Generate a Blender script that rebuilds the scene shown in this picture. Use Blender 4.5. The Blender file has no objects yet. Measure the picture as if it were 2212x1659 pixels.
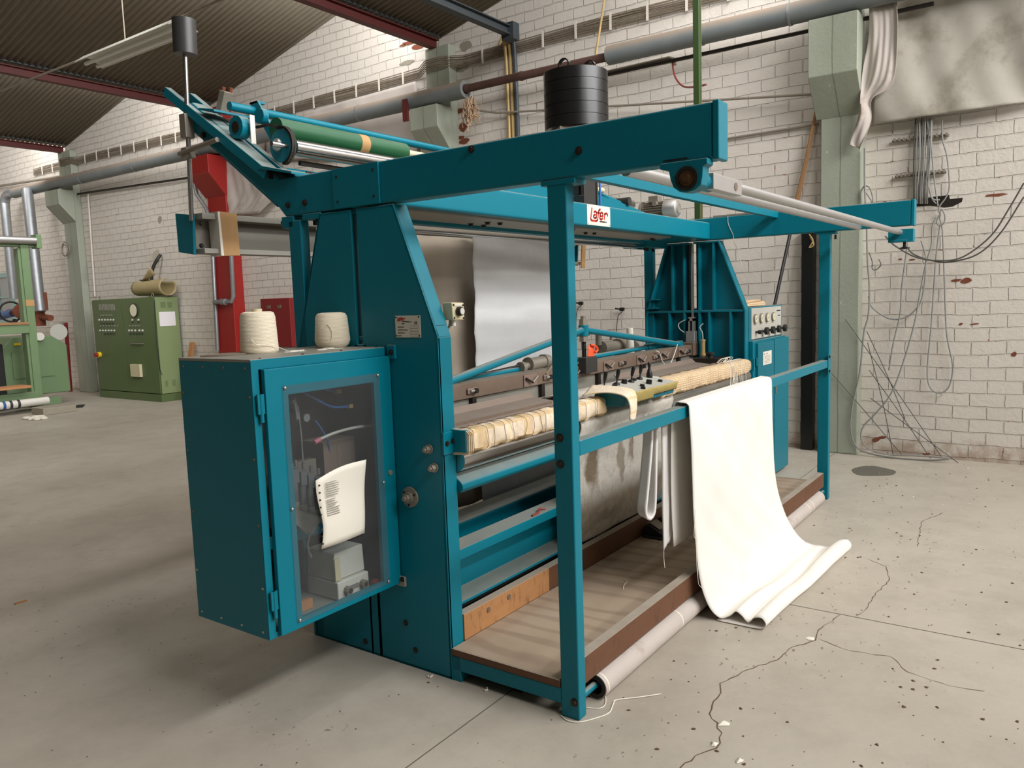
import bpy, math, random
from mathutils import Vector, Matrix
random.seed(7)
C = bpy.context.scene.collection
PI = math.pi

# ------------------------------------------------------------------ camera
F_PX = 1697.815
YAW, PIT, ROL = math.radians(35.54806173), math.radians(-6.16575524), math.radians(1.94183939)
CAM = Vector((-2.34593, -1.423007, 1.55))
def cam_axes():
    cy, sy = math.cos(YAW), math.sin(YAW); cp, sp = math.cos(PIT), math.sin(PIT)
    f = Vector((cy*cp, sy*cp, sp)); r = Vector((sy, -cy, 0)); d = f.cross(r)
    c, s = math.cos(ROL), math.sin(ROL)
    return c*r + s*d, -s*r + c*d, f
R_, D_, F_ = cam_axes()
cd = bpy.data.cameras.new('camera'); cam = bpy.data.objects.new('camera', cd); C.objects.link(cam)
cd.sensor_width = 36; cd.lens = F_PX/2212*36; cd.clip_start = .05; cd.clip_end = 200
m = Matrix.Identity(4)
for i in range(3):
    m[i][0] = R_[i]; m[i][1] = -D_[i]; m[i][2] = -F_[i]; m[i][3] = CAM[i]
cam.matrix_world = m
bpy.context.scene.camera = cam
def on(ax, c, u, v):
    """the point of the plane axis=c that a line of sight meets"""
    d = R_*(u-1106) + D_*(v-829.5) + F_*F_PX
    return CAM + d*((c-CAM[ax])/d[ax])
def onx(c, u, v): return on(0, c, u, v)
def ony(c, u, v): return on(1, c, u, v)
def onz(c, u, v): return on(2, c, u, v)

# ------------------------------------------------------------------ materials
def lin(c):
    return tuple(((x/255)/12.92 if x/255 <= .04045 else ((x/255+.055)/1.055)**2.4) for x in c) + (1,)
class NT:
    def __init__(s, name):
        s.m = bpy.data.materials.new(name); s.m.use_nodes = True; s.t = s.m.node_tree
        s.b = s.t.nodes['Principled BSDF']; s.tc = s.t.nodes.new('ShaderNodeTexCoord')
    def n(s, typ, **kw):
        x = s.t.nodes.new(typ)
        for k, v in kw.items():
            if k in x.inputs.keys(): x.inputs[k].default_value = v
            else: setattr(x, k, v)
        return x
    def l(s, a, b): s.t.links.new(a, b)
    def mapping(s, scale=(1,1,1), out='Object', rot=(0,0,0)):
        mp = s.n('ShaderNodeMapping'); mp.inputs['Scale'].default_value = scale; mp.inputs['Rotation'].default_value = rot
        s.l(s.tc.outputs[out], mp.inputs['Vector']); return mp.outputs['Vector']
    def noise(s, scale=5, detail=4, rough=.6, vec=None, dist=0):
        x = s.n('ShaderNodeTexNoise'); x.inputs['Scale'].default_value = scale; x.inputs['Detail'].default_value = detail
        x.inputs['Roughness'].default_value = rough; x.inputs['Distortion'].default_value = dist
        s.l(vec or s.mapping(), x.inputs['Vector']); return x.outputs['Fac']
    def ramp(s, fac, stops):
        r = s.n('ShaderNodeValToRGB'); e = r.color_ramp.elements
        e[0].position, e[0].color = stops[0]; e[1].position, e[1].color = stops[-1]
        for p, c in stops[1:-1]:
            q = e.new(p); q.color = c
        s.l(fac, r.inputs['Fac']); return r.outputs['Color']
    def mix(s, fac, a, b, mode='MIX'):
        x = s.n('ShaderNodeMix', data_type='RGBA', blend_type=mode)
        for k, v in ((0, fac), (6, a), (7, b)):
            if hasattr(v, 'is_output'): s.l(v, x.inputs[k])
            else: x.inputs[k].default_value = v
        return x.outputs[2]
    def math(s, op, a, b=0., clamp=False):
        x = s.n('ShaderNodeMath', operation=op, use_clamp=clamp)
        for k, v in ((0, a), (1, b)):
            if hasattr(v, 'is_output'): s.l(v, x.inputs[k])
            else: x.inputs[k].default_value = v
        return x.outputs[0]
    def bump(s, h, strength=.3, dist=.01):
        x = s.n('ShaderNodeBump'); x.inputs['Strength'].default_value = strength; x.inputs['Distance'].default_value = dist
        s.l(h, x.inputs['Height']); s.l(x.outputs['Normal'], s.b.inputs['Normal'])
    def col(s, c):
        if hasattr(c, 'is_output'): s.l(c, s.b.inputs['Base Color'])
        else: s.b.inputs['Base Color'].default_value = c
    def dust(s, base, amt=.8, c=(150,146,134)):
        """settled dust on faces that look up"""
        g = s.n('ShaderNodeNewGeometry'); sx = s.n('ShaderNodeSeparateXYZ'); s.l(g.outputs['Normal'], sx.inputs[0])
        up = s.n('ShaderNodeMapRange', clamp=True); up.inputs[1].default_value = .5; up.inputs[2].default_value = .88
        s.l(sx.outputs['Z'], up.inputs[0])
        nz = s.noise(9, 5, .65)
        k = s.math('MULTIPLY', up.outputs[0], s.math('MULTIPLY_ADD', nz, .9, ), )
        k = s.math('MULTIPLY', up.outputs[0], s.math('ADD', s.math('MULTIPLY', nz, .6), amt-.3), True)
        return s.mix(k, base, lin(c))
def simple(name, c, rough=.5, metal=0, var=.12, scale=6, bump=0, dust=0, spec=.5, vec=None, bscale=60):
    k = NT(name); k.b.inputs['Roughness'].default_value = rough; k.b.inputs['Metallic'].default_value = metal
    k.b.inputs['Specular IOR Level'].default_value = spec
    L = lin(c); a = tuple(min(1, x*(1-var)) for x in L[:3])+(1,); b = tuple(min(1, x*(1+var)) for x in L[:3])+(1,)
    v = k.mapping(vec) if vec else None
    o = k.mix(k.noise(scale, 5, .6, v), a, b)
    if dust: o = k.dust(o, dust)
    k.col(o)
    if bump: k.bump(k.noise(bscale, 3, .6, v), bump, .004)
    return k.m
M = {}
M['teal'] = simple('teal_paint', (0,112,130), .42, 0, .07, 3, .04, .8, spec=.28)
M['teal_clean'] = simple('teal_paint_clean', (0,112,130), .38, 0, .06, 3, spec=.3)
M['chrome'] = simple('chromed_steel', (200,198,196), .22, 1, .12, 8, 0, vec=(1,8,8))
M['alu'] = simple('dull_aluminium', (188,186,184), .42, .85, .08, 6)
M['steel'] = simple('bare_steel', (140,132,120), .45, .35, .2, 12)
M['iron'] = simple('oily_iron', (48,42,36), .5, .5, .3, 12)
M['brown_iron'] = simple('dusty_brown_iron', (118,100,86), .6, .25, .28, 7, .15, .5)
M['brown_plate'] = simple('dusty_brown_plate', (132,112,100), .6, .15, .2, 5, .1, .3)
M['bolt'] = simple('blackened_bolt', (58,48,40), .5, .6, .3, 30)
M['lining'] = simple('dark_blue_grey_paint', (26,36,44), .5, 0, .15, 5)
M['lining2'] = simple('dark_warm_grey_plate', (66,60,57), .5, 0, .12, 5)
M['zinc'] = simple('zinc_screw', (190,186,176), .35, .8, .1, 30)
M['black'] = simple('black_plastic', (22,21,20), .35, 0, .2, 10)
M['black_disc'] = simple('black_painted_iron', (24,23,23), .3, .2, .25, 14, .06, spec=.6)
M['charcoal'] = simple('charcoal_paint', (52,51,50), .4, .1, .15, 10)
M['grey_beam'] = simple('grey_galvanised_beam', (146,142,132), .5, .3, .12, 4, .05, .3)
M['felt'] = None
M['rubber'] = simple('dark_rubber', (30,30,28), .7, 0, .2, 10)
M['white_plastic'] = simple('white_plastic', (214,210,200), .4, 0, .04, 5)
M['beige_plastic'] = simple('beige_plastic', (205,194,160), .45, 0, .06, 6)
M['paper'] = simple('paper_white', (232,226,212), .7, 0, .03, 3)
M['ink'] = simple('grey_print', (150,146,138), .7, 0, .1, 30)
M['dark_ink'] = simple('black_print', (34,30,28), .6, 0, .1, 30)
M['red_ink'] = simple('red_print', (196,44,32), .45, 0, .06, 20)
M['plate'] = simple('brushed_nameplate', (206,199,182), .45, .08, .06, 5)
M['panel_grey'] = simple('grey_control_panel', (198,196,186), .45, .1, .03, 5)
M['bronze'] = simple('dull_bronze', (92,66,40), .5, .5, .15, 20)
M['enamel'] = simple('white_enamel', (228,220,206), .35, 0, .05, 7)
M['red_steel'] = simple('red_oxide_steel', (84,24,20), .6, 0, .25, 6, .1)
M['red_paint'] = simple('red_paint', (150,27,22), .45, 0, .12, 5, .05)
M['dark_red'] = simple('dark_red_paint', (120,20,22), .45, 0, .1, 5)
M['dark_steel'] = simple('dark_grey_steel', (64,70,74), .5, .3, .2, 6, .1)
M['green_dark'] = simple('olive_green_enamel', (86,104,62), .5, 0, .07, 3, .03)
M['green_light'] = simple('light_green_enamel', (106,130,92), .5, 0, .1, 3, .05, .2)
M['green_pole'] = simple('dark_green_paint', (52,74,34), .45, 0, .12, 6)
M['green_roll'] = simple('green_rubber_roller', (22,84,48), .5, 0, .16, 6, vec=(1,4,4), dust=.25)
M['blue_hose'] = simple('blue_hose', (60,110,180), .35, 0, .1, 6)
M['clear_hose'] = simple('milky_hose', (190,190,180), .3, 0, .1, 6)
M['pink'] = simple('pink_cap', (200,110,130), .5, 0, .05, 6)
M['orange'] = simple('orange_ribbon', (236,84,36), .6, 0, .1, 9)
M['lag_grey'] = simple('grey_pipe_lagging', (112,118,120), .5, .15, .1, 3, .08)
def _lag():
    k = NT('grey_pipe_lagging_dusty'); k.b.inputs['Roughness'].default_value = .6
    base = k.mix(k.noise(4,5), lin((96,104,106)), lin((124,128,126)))
    g = k.n('ShaderNodeNewGeometry'); sx = k.n('ShaderNodeSeparateXYZ'); k.l(g.outputs['Normal'], sx.inputs[0])
    up = k.n('ShaderNodeMapRange', clamp=True); up.inputs[1].default_value = -.1; up.inputs[2].default_value = .7
    k.l(sx.outputs['Z'], up.inputs[0])
    f = k.math('MULTIPLY', up.outputs[0], k.math('ADD', k.noise(7,5), .25), True)
    k.col(k.mix(f, base, lin((150,128,108)))); return k.m
M['lag'] = _lag()
M['rust_pipe'] = simple('rusty_brown_pipe', (84,58,50), .7, .2, .3, 9, .2, .25)
M['rust'] = simple('rust', (122,66,44), .8, .1, .3, 12, .3)
M['galv'] = simple('galvanised_pipe', (150,152,154), .4, .6, .22, 14)
M['grey_cable'] = simple('grey_cable', (138,138,134), .5, 0, .12, 9)
M['dark_cable'] = simple('dark_cable', (80,76,70), .5, 0, .12, 9)
M['dusty_cable'] = simple('dusty_cable', (128,114,96), .7, 0, .2, 9)
M['black_cable'] = simple('black_cable', (34,32,32), .5, 0, .2, 9)
M['clip'] = simple('white_cable_clip', (216,208,196), .5, 0, .05, 9)
M['conduit'] = simple('old_conduit', (140,130,116), .6, .2, .2, 9)
M['brass'] = simple('yellowed_conduit', (184,156,104), .5, .2, .15, 9)
M['red_hose'] = simple('red_hose', (132,52,44), .5, 0, .1, 9)
M['wood_raw'] = simple('raw_pine', (176,124,80), .7, 0, .18, 3, .1, vec=(2,2,18))
M['wood_stick'] = simple('old_timber', (150,112,74), .75, 0, .25, 4, .2, vec=(8,8,1))
M['cardboard'] = simple('brown_cardboard', (176,136,88), .75, 0, .14, 6, .1, vec=(14,3,1))
M['thread'] = simple('white_thread', (232,226,212), .8, 0, .04, 9)
M['block'] = simple('concrete_block', (150,142,126), .9, 0, .12, 8, .3)
M['olive_mat'] = simple('stiff_olive_sheet', (164,148,108), .6, 0, .16, 5, .1)
M['gauge'] = simple('gauge_face', (226,222,190), .4, 0, .06, 8)
M['green_win'] = simple('pale_green_frame', (130,160,156), .5, 0, .1, 8)
M['window_grey'] = simple('grey_window_pane', (120,126,128), .2, 0, .15, 3)
M['lint'] = simple('brown_lint', (168,140,112), .95, 0, .3, 14, .5)
M['floor_oil'] = simple('oil_stain', (96,92,82), .6, 0, .12, 5)
M['yellow'] = simple('yellow_sticker', (220,190,30), .5, 0, .05, 5)
M['blue_valve'] = simple('blue_valve_paint', (40,80,140), .5, 0, .1, 5)
M['lamp_white'] = simple('lamp_reflector', (206,206,196), .35, 0, .06, 6, 0, .5)
M['tube_glass'] = simple('lamp_tube_glass', (226,226,222), .2, 0, .02, 6)
M['masking'] = simple('masking_tape', (176,156,92), .55, 0, .14, 10, .2)
M['flake'] = simple('white_paint_flake', (222,216,200), .8, 0, .05, 9)
M['rubble'] = simple('brown_crumbs', (92,70,54), .9, 0, .3, 40)

def _glass():
    k = NT('scratched_acrylic'); b = k.b
    b.inputs['Base Color'].default_value = (.86,.9,.92,1); b.inputs['Roughness'].default_value = .06
    b.inputs['IOR'].default_value = 1.45
    tr = k.n('ShaderNodeBsdfTransparent'); tr.inputs[0].default_value = (.86,.88,.88,1)
    df = k.n('ShaderNodeBsdfPrincipled'); df.inputs['Base Color'].default_value = lin((205,205,205)); df.inputs['Roughness'].default_value = .1
    mx = k.n('ShaderNodeMixShader'); fz = k.math('ADD', k.math('MULTIPLY', k.noise(3,4), .04), .02)
    k.l(fz, mx.inputs[0]); k.l(tr.outputs[0], mx.inputs[1]); k.l(df.outputs[0], mx.inputs[2])
    k.l(mx.outputs[0], k.t.nodes['Material Output'].inputs['Surface']); return k.m
M['acrylic'] = _glass()
def _pane():
    k = NT('skylight_glass'); tr = k.n('ShaderNodeBsdfTransparent'); tr.inputs[0].default_value = (.9,.92,.9,1)
    df = k.n('ShaderNodeBsdfPrincipled'); df.inputs['Roughness'].default_value = .1
    mx = k.n('ShaderNodeMixShader'); mx.inputs[0].default_value = .15
    k.l(tr.outputs[0], mx.inputs[1]); k.l(df.outputs[0], mx.inputs[2]); k.l(mx.outputs[0], k.t.nodes['Material Output'].inputs['Surface']); return k.m
M['pane'] = _pane()

def _brick(name, paint1, paint2, joint, chips=.62, bumps=.55):
    k = NT(name); k.b.inputs['Roughness'].default_value = .62; k.b.inputs['Specular IOR Level'].default_value = .25
    sp = k.n('ShaderNodeSeparateXYZ'); k.l(k.tc.outputs['Object'], sp.inputs[0])
    wob = k.noise(1.3, 3); wz = k.math('MULTIPLY', k.math('SUBTRACT', wob, .5), .05)
    n2 = k.noise(14, 3); w2 = k.math('MULTIPLY', k.math('SUBTRACT', n2, .5), .014)
    cb = k.n('ShaderNodeCombineXYZ')
    k.l(k.math('ADD', sp.outputs['Y'], w2), cb.inputs[0]); k.l(k.math('ADD', k.math('ADD', sp.outputs['Z'], wz), w2), cb.inputs[1])
    br = k.n('ShaderNodeTexBrick'); k.l(cb.outputs[0], br.inputs['Vector'])
    br.inputs['Scale'].default_value = 1; br.inputs['Brick Width'].default_value = .26; br.inputs['Row Height'].default_value = .114
    br.inputs['Mortar Size'].default_value = .007; br.inputs['Mortar Smooth'].default_value = .6; br.inputs['Bias'].default_value = 0
    br.inputs['Color1'].default_value = lin(paint1); br.inputs['Color2'].default_value = lin(paint2); br.inputs['Mortar'].default_value = lin(joint)
    # joints are only dirty here and there, elsewhere filled with paint
    fill = k.ramp(k.noise(1.1, 4), [(.32,(0,0,0,1)),(.56,(.9,.9,.9,1))])
    base = k.mix(fill, br.outputs['Color'], lin(paint1))
    base = k.mix(k.math('MULTIPLY', k.noise(.8, 6, .7), .55), base, lin((paint1[0]-26, paint1[1]-30, paint1[2]-36)))
    # chipped red spots, mostly along the joints
    ch = k.noise(7, 5, .7, k.mapping((1,1,2.6))); big = k.noise(.9, 2)
    f = k.math('ADD', k.math('ADD', ch, k.math('MULTIPLY', br.outputs['Fac'], .1)), k.math('MULTIPLY', k.math('SUBTRACT', big, .5), .35))
    cf = k.ramp(f, [(chips+.1,(0,0,0,1)),(chips+.115,(1,1,1,1))])
    base = k.mix(cf, base, k.mix(k.noise(20,2), lin((150,74,52)), lin((182,120,92))))
    # damp grime by the floor
    gz = k.n('ShaderNodeMapRange', clamp=True); k.l(k.tc.outputs['Object'], (s2 := k.n('ShaderNodeSeparateXYZ')).inputs[0])
    gg = k.n('ShaderNodeNewGeometry'); s3 = k.n('ShaderNodeSeparateXYZ'); k.l(gg.outputs['Position'], s3.inputs[0]); k.l(s3.outputs['Z'], gz.inputs[0])
    gz.inputs[1].default_value = .45; gz.inputs[2].default_value = 0
    gr = k.math('MULTIPLY', k.ramp(k.math('MULTIPLY', gz.outputs[0], k.noise(6,5,.7)), [(.3,(0,0,0,1)),(.5,(1,1,1,1))]), .7)
    base = k.mix(gr, base, lin((150,124,104)))
    k.col(base)
    h = k.math('SUBTRACT', k.math('MULTIPLY', k.noise(24,4,.6), .35), k.math('MULTIPLY', br.outputs['Fac'], .8))
    k.bump(k.math('SUBTRACT', h, k.math('MULTIPLY', cf, .5)), bumps, .012); return k.m
M['brick'] = _brick('white_painted_brick', (220,213,204), (210,204,195), (190,182,171), .66, 1.0)
M['brick2'] = _brick('far_painted_brick', (222,213,201), (214,206,195), (160,148,134), .8)

def _column():
    k = NT('pale_green_concrete'); k.b.inputs['Roughness'].default_value = .6
    o = k.mix(k.noise(1.5,5), lin((146,152,136)), lin((164,168,152)))
    sp = k.ramp(k.noise(9,6,.75), [(.66,(0,0,0,1)),(.7,(1,1,1,1))]); o = k.mix(sp, o, lin((206,204,192)))
    ln = k.n('ShaderNodeTexWave', wave_type='BANDS', bands_direction='Y'); ln.inputs['Scale'].default_value = 1.4; ln.inputs['Distortion'].default_value = .4
    k.l(k.mapping(), ln.inputs['Vector']); lf = k.ramp(ln.outputs['Fac'], [(.0,(1,1,1,1)),(.012,(0,0,0,1))])
    o = k.mix(k.math('MULTIPLY', lf, .6), o, lin((92,98,82)))
    k.col(o); k.bump(k.noise(30,5), .35, .008); return k.m
M['dark_wall'] = simple('low_bounce_plaster', (140,136,128), .9, 0, .1, 2)  # grey tone of the unseen left wall, chosen to limit bounced light
M['column'] = _column()
def _roof():
    k = NT('grey_fibre_cement'); k.b.inputs['Roughness'].default_value = .9
    o = k.mix(k.noise(1.2,5,.65), lin((112,104,88)), lin((146,136,118)))
    o = k.mix(k.math('MULTIPLY', k.noise(8,4,.7,k.mapping((6,.4,.4))), .5), o, lin((88,80,66)))
    k.col(o); return k.m
M['roof'] = _roof()
def _floor():
    k = NT('worn_concrete'); k.b.inputs['Specular IOR Level'].default_value = .35
    n1 = k.noise(.5,6,.62); n2 = k.noise(3.2,6,.7); n3 = k.noise(30,4,.7)
    o = k.mix(k.ramp(n1, [(.35,(0,0,0,1)),(.65,(1,1,1,1))]), lin((172,163,150)), lin((190,182,168)))
    o = k.mix(k.math('MULTIPLY', k.ramp(n2, [(.45,(0,0,0,1)),(.75,(1,1,1,1))]), .5), o, lin((150,142,128)))
    o = k.mix(k.math('MULTIPLY', n3, .18), o, lin((120,110,98)))
    sp = k.ramp(k.noise(26,2,.5,k.mapping((1,1.6,1))), [(.7,(0,0,0,1)),(.73,(1,1,1,1))])
    area = k.ramp(k.noise(1.1,3), [(.45,(0,0,0,1)),(.6,(1,1,1,1))])
    o = k.mix(k.math('MULTIPLY', k.math('MULTIPLY', sp, area), .75), o, lin((96,78,64)))
    k.col(o)
    r = k.n('ShaderNodeMapRange'); r.inputs[3].default_value = .38; r.inputs[4].default_value = .62; k.l(n2, r.inputs[0]); k.l(r.outputs[0], k.b.inputs['Roughness'])
    k.bump(k.math('ADD', k.noise(12,5), k.math('MULTIPLY', n3, .4)), .12, .006); return k.m
M['floor'] = _floor()
def _ply():
    k = NT('dusty_plywood'); k.b.inputs['Roughness'].default_value = .8
    w = k.n('ShaderNodeTexWave', wave_type='BANDS', bands_direction='X'); w.inputs['Scale'].default_value = 2.6; w.inputs['Distortion'].default_value = 11; w.inputs['Detail'].default_value = 4; w.inputs['Detail Scale'].default_value = .8
    k.l(k.mapping((1,.3,1)), w.inputs['Vector'])
    g = k.ramp(w.outputs['Fac'], [(.1,(1,1,1,1)),(.4,(0,0,0,1))])
    o = k.mix(k.noise(1.8,5,.6), lin((142,120,98)), lin((170,154,134)))
    o = k.mix(k.math('MULTIPLY', g, k.math('MULTIPLY', k.noise(3,3), .6)), o, lin((104,82,64)))
    k.col(o); return k.m
M['ply'] = _ply()
def _board(name, a, b, dustc=(164,154,140)):
    k = NT(name); k.b.inputs['Roughness'].default_value = .7
    o = k.mix(k.noise(4,6,.7,k.mapping((1.2,1,5))), lin(a), lin(b))
    o = k.mix(k.math('MULTIPLY', k.ramp(k.noise(14,4,.7,k.mapping((3,1,1))), [(.55,(0,0,0,1)),(.7,(1,1,1,1))]), .5), o, lin((60,34,22)))
    k.col(k.dust(o, .85, dustc)); return k.m
M['board'] = _board('red_brown_board', (86,54,33), (110,72,47))
M['board_pine'] = _board('pine_board', (156,106,62), (184,134,86))
def _cloth(name, c, c2, rough=.9, scale=400, stain=None, st=(.6,.7), sc=3, trans=.0, wr=.35):
    k = NT(name); k.b.inputs['Roughness'].default_value = rough; k.b.inputs['Specular IOR Level'].default_value = .15
    o = k.mix(k.noise(2.5,5), lin(c), lin(c2))
    if stain: o = k.mix(k.math('MULTIPLY', k.ramp(k.noise(sc,6,.7), [(st[0],(0,0,0,1)),(st[1],(1,1,1,1))]), .8), o, lin(stain))
    k.col(o); k.bump(k.math('ADD', k.noise(6,4,.5), k.math('MULTIPLY', k.noise(scale,2), .25)), wr, .012)
    if trans: k.b.inputs['Transmission Weight'].default_value = 0
    return k.m
M['canvas'] = _cloth('cream_canvas', (231,227,220), (225,220,211), stain=(210,200,186), st=(.64,.84), sc=1.6, wr=.25)
def _felt():
    k = NT('stained_felt'); k.b.inputs['Roughness'].default_value = .92; k.b.inputs['Specular IOR Level'].default_value = .12
    o = k.mix(k.noise(2.5,6,.7), lin((212,207,198)), lin((184,177,164)))
    o = k.mix(k.math('MULTIPLY', k.ramp(k.noise(22,5,.75), [(.5,(0,0,0,1)),(.72,(1,1,1,1))]), .35), o, lin((120,108,92)))
    g = k.n('ShaderNodeNewGeometry'); wob = k.n('ShaderNodeTexNoise'); wob.inputs['Scale'].default_value = 7; wob.inputs['Detail'].default_value = 5; k.l(g.outputs['Position'], wob.inputs['Vector'])
    ad = k.n('ShaderNodeVectorMath', operation='MULTIPLY_ADD'); k.l(wob.outputs['Color'], ad.inputs[0]); ad.inputs[1].default_value = (.22,.1,.3); k.l(g.outputs['Position'], ad.inputs[2])
    for (x, z, rx, rz, dk) in ((1.17,.70,.10,.19,.95),(1.47,.66,.05,.13,.7),(1.60,.70,.05,.12,.75),(1.3,.36,.3,.05,.35),(1.8,.85,.3,.08,.2)):
        sb = k.n('ShaderNodeVectorMath', operation='SUBTRACT'); k.l(ad.outputs[0], sb.inputs[0]); sb.inputs[1].default_value = (x+.11, .65, z+.15)
        ml = k.n('ShaderNodeVectorMath', operation='MULTIPLY'); k.l(sb.outputs[0], ml.inputs[0]); ml.inputs[1].default_value = (1/rx, 0, 1/rz)
        ln = k.n('ShaderNodeVectorMath', operation='LENGTH'); k.l(ml.outputs[0], ln.inputs[0])
        f = k.math('MULTIPLY', k.ramp(ln.outputs['Value'], [(.55,(1,1,1,1)),(1,(0,0,0,1))]), dk)
        o = k.mix(f, o, k.mix(k.noise(40,4,.8), lin((92,78,58)), lin((142,126,104))))
    k.col(o); k.bump(k.noise(9,6), .6, .02); return k.m
M['felt'] = _felt()
M['felt_white'] = _cloth('white_felt', (222,218,214), (206,203,200), wr=.6)
M['sheet'] = _cloth('shiny_white_sheet', (214,213,212), (196,195,194), .5, wr=.5)
M['drab'] = _cloth('drab_backing_sheet', (160,148,132), (142,131,116), .8, wr=.25)
M['tarp'] = _cloth('grey_plastic_tarp', (192,186,174), (158,152,140), .4, stain=(124,116,98), st=(.5,.75), sc=2.4, wr=.5)
M['tarp2'] = _cloth('pale_plastic_tarp', (196,186,178), (182,172,164), .6, stain=(140,112,88), st=(.6,.72), sc=1.8, wr=.5)
M['cone'] = _cloth('cream_yarn', (238,226,202), (230,216,190), .9, wr=.3)
def _yarn():
    k = NT('wound_yarn'); k.b.inputs['Roughness'].default_value = .9; k.b.inputs['Specular IOR Level'].default_value = .1
    k.col(k.mix(k.noise(5,4), lin((240,229,206)), lin((230,216,190))))
    w = k.n('ShaderNodeTexWave', wave_type='BANDS', bands_direction='Z'); w.inputs['Scale'].default_value = 60; w.inputs['Distortion'].default_value = 3; w.inputs['Detail'].default_value = 3
    k.l(k.mapping(), w.inputs['Vector']); k.bump(w.outputs['Fac'], .35, .003); return k.m
M['yarn'] = _yarn()
def _plaid():
    k = NT('cream_plaid_flannel'); k.b.inputs['Roughness'].default_value = .95; k.b.inputs['Specular IOR Level'].default_value = .1
    o = k.mix(k.noise(6,4), lin((226,206,184)), lin((238,222,196)))
    for d, s_, th, cc in (('X',.95,.86,(212,182,138)),('X',2.6,.95,(240,214,164)),('Z',4.2,.9,(220,190,144))):
        w = k.n('ShaderNodeTexWave', wave_type='BANDS', bands_direction=d); w.inputs['Scale'].default_value = s_; w.inputs['Distortion'].default_value = .6
        k.l(k.mapping(), w.inputs['Vector']); o = k.mix(k.math('MULTIPLY', k.ramp(w.outputs['Fac'], [(th,(0,0,0,1)),(th+.05,(1,1,1,1))]), .8), o, lin(cc))
    g = k.ramp(k.noise(10,5,.7), [(.6,(0,0,0,1)),(.72,(1,1,1,1))]); o = k.mix(k.math('MULTIPLY', g, .5), o, lin((140,110,76)))
    k.col(o); k.bump(k.noise(9,5), .6, .02); return k.m
M['plaid'] = _plaid()
def _knit():
    k = NT('cream_netting'); k.b.inputs['Roughness'].default_value = .95; k.b.inputs['Specular IOR Level'].default_value = .1
    w = k.n('ShaderNodeTexBrick'); w.offset = 0; k.l(k.mapping((1,1,1)), w.inputs['Vector'])
    sp = k.n('ShaderNodeSeparateXYZ'); k.l(k.tc.outputs['Object'], sp.inputs[0]); cb = k.n('ShaderNodeCombineXYZ'); k.l(sp.outputs['X'], cb.inputs[0]); k.l(k.math('ADD', sp.outputs['Z'], sp.outputs['Y']), cb.inputs[1]); k.l(cb.outputs[0], w.inputs['Vector'])
    w.inputs['Scale'].default_value = 1; w.inputs['Brick Width'].default_value = .03; w.inputs['Row Height'].default_value = .014; w.inputs['Mortar Size'].default_value = .0016
    w.inputs['Color1'].default_value = lin((228,204,170)); w.inputs['Color2'].default_value = lin((222,196,160)); w.inputs['Mortar'].default_value = lin((176,144,108))
    k.col(w.outputs['Color']); k.bump(k.noise(20,4), .4, .01); return k.m
M['net'] = _knit()

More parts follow.
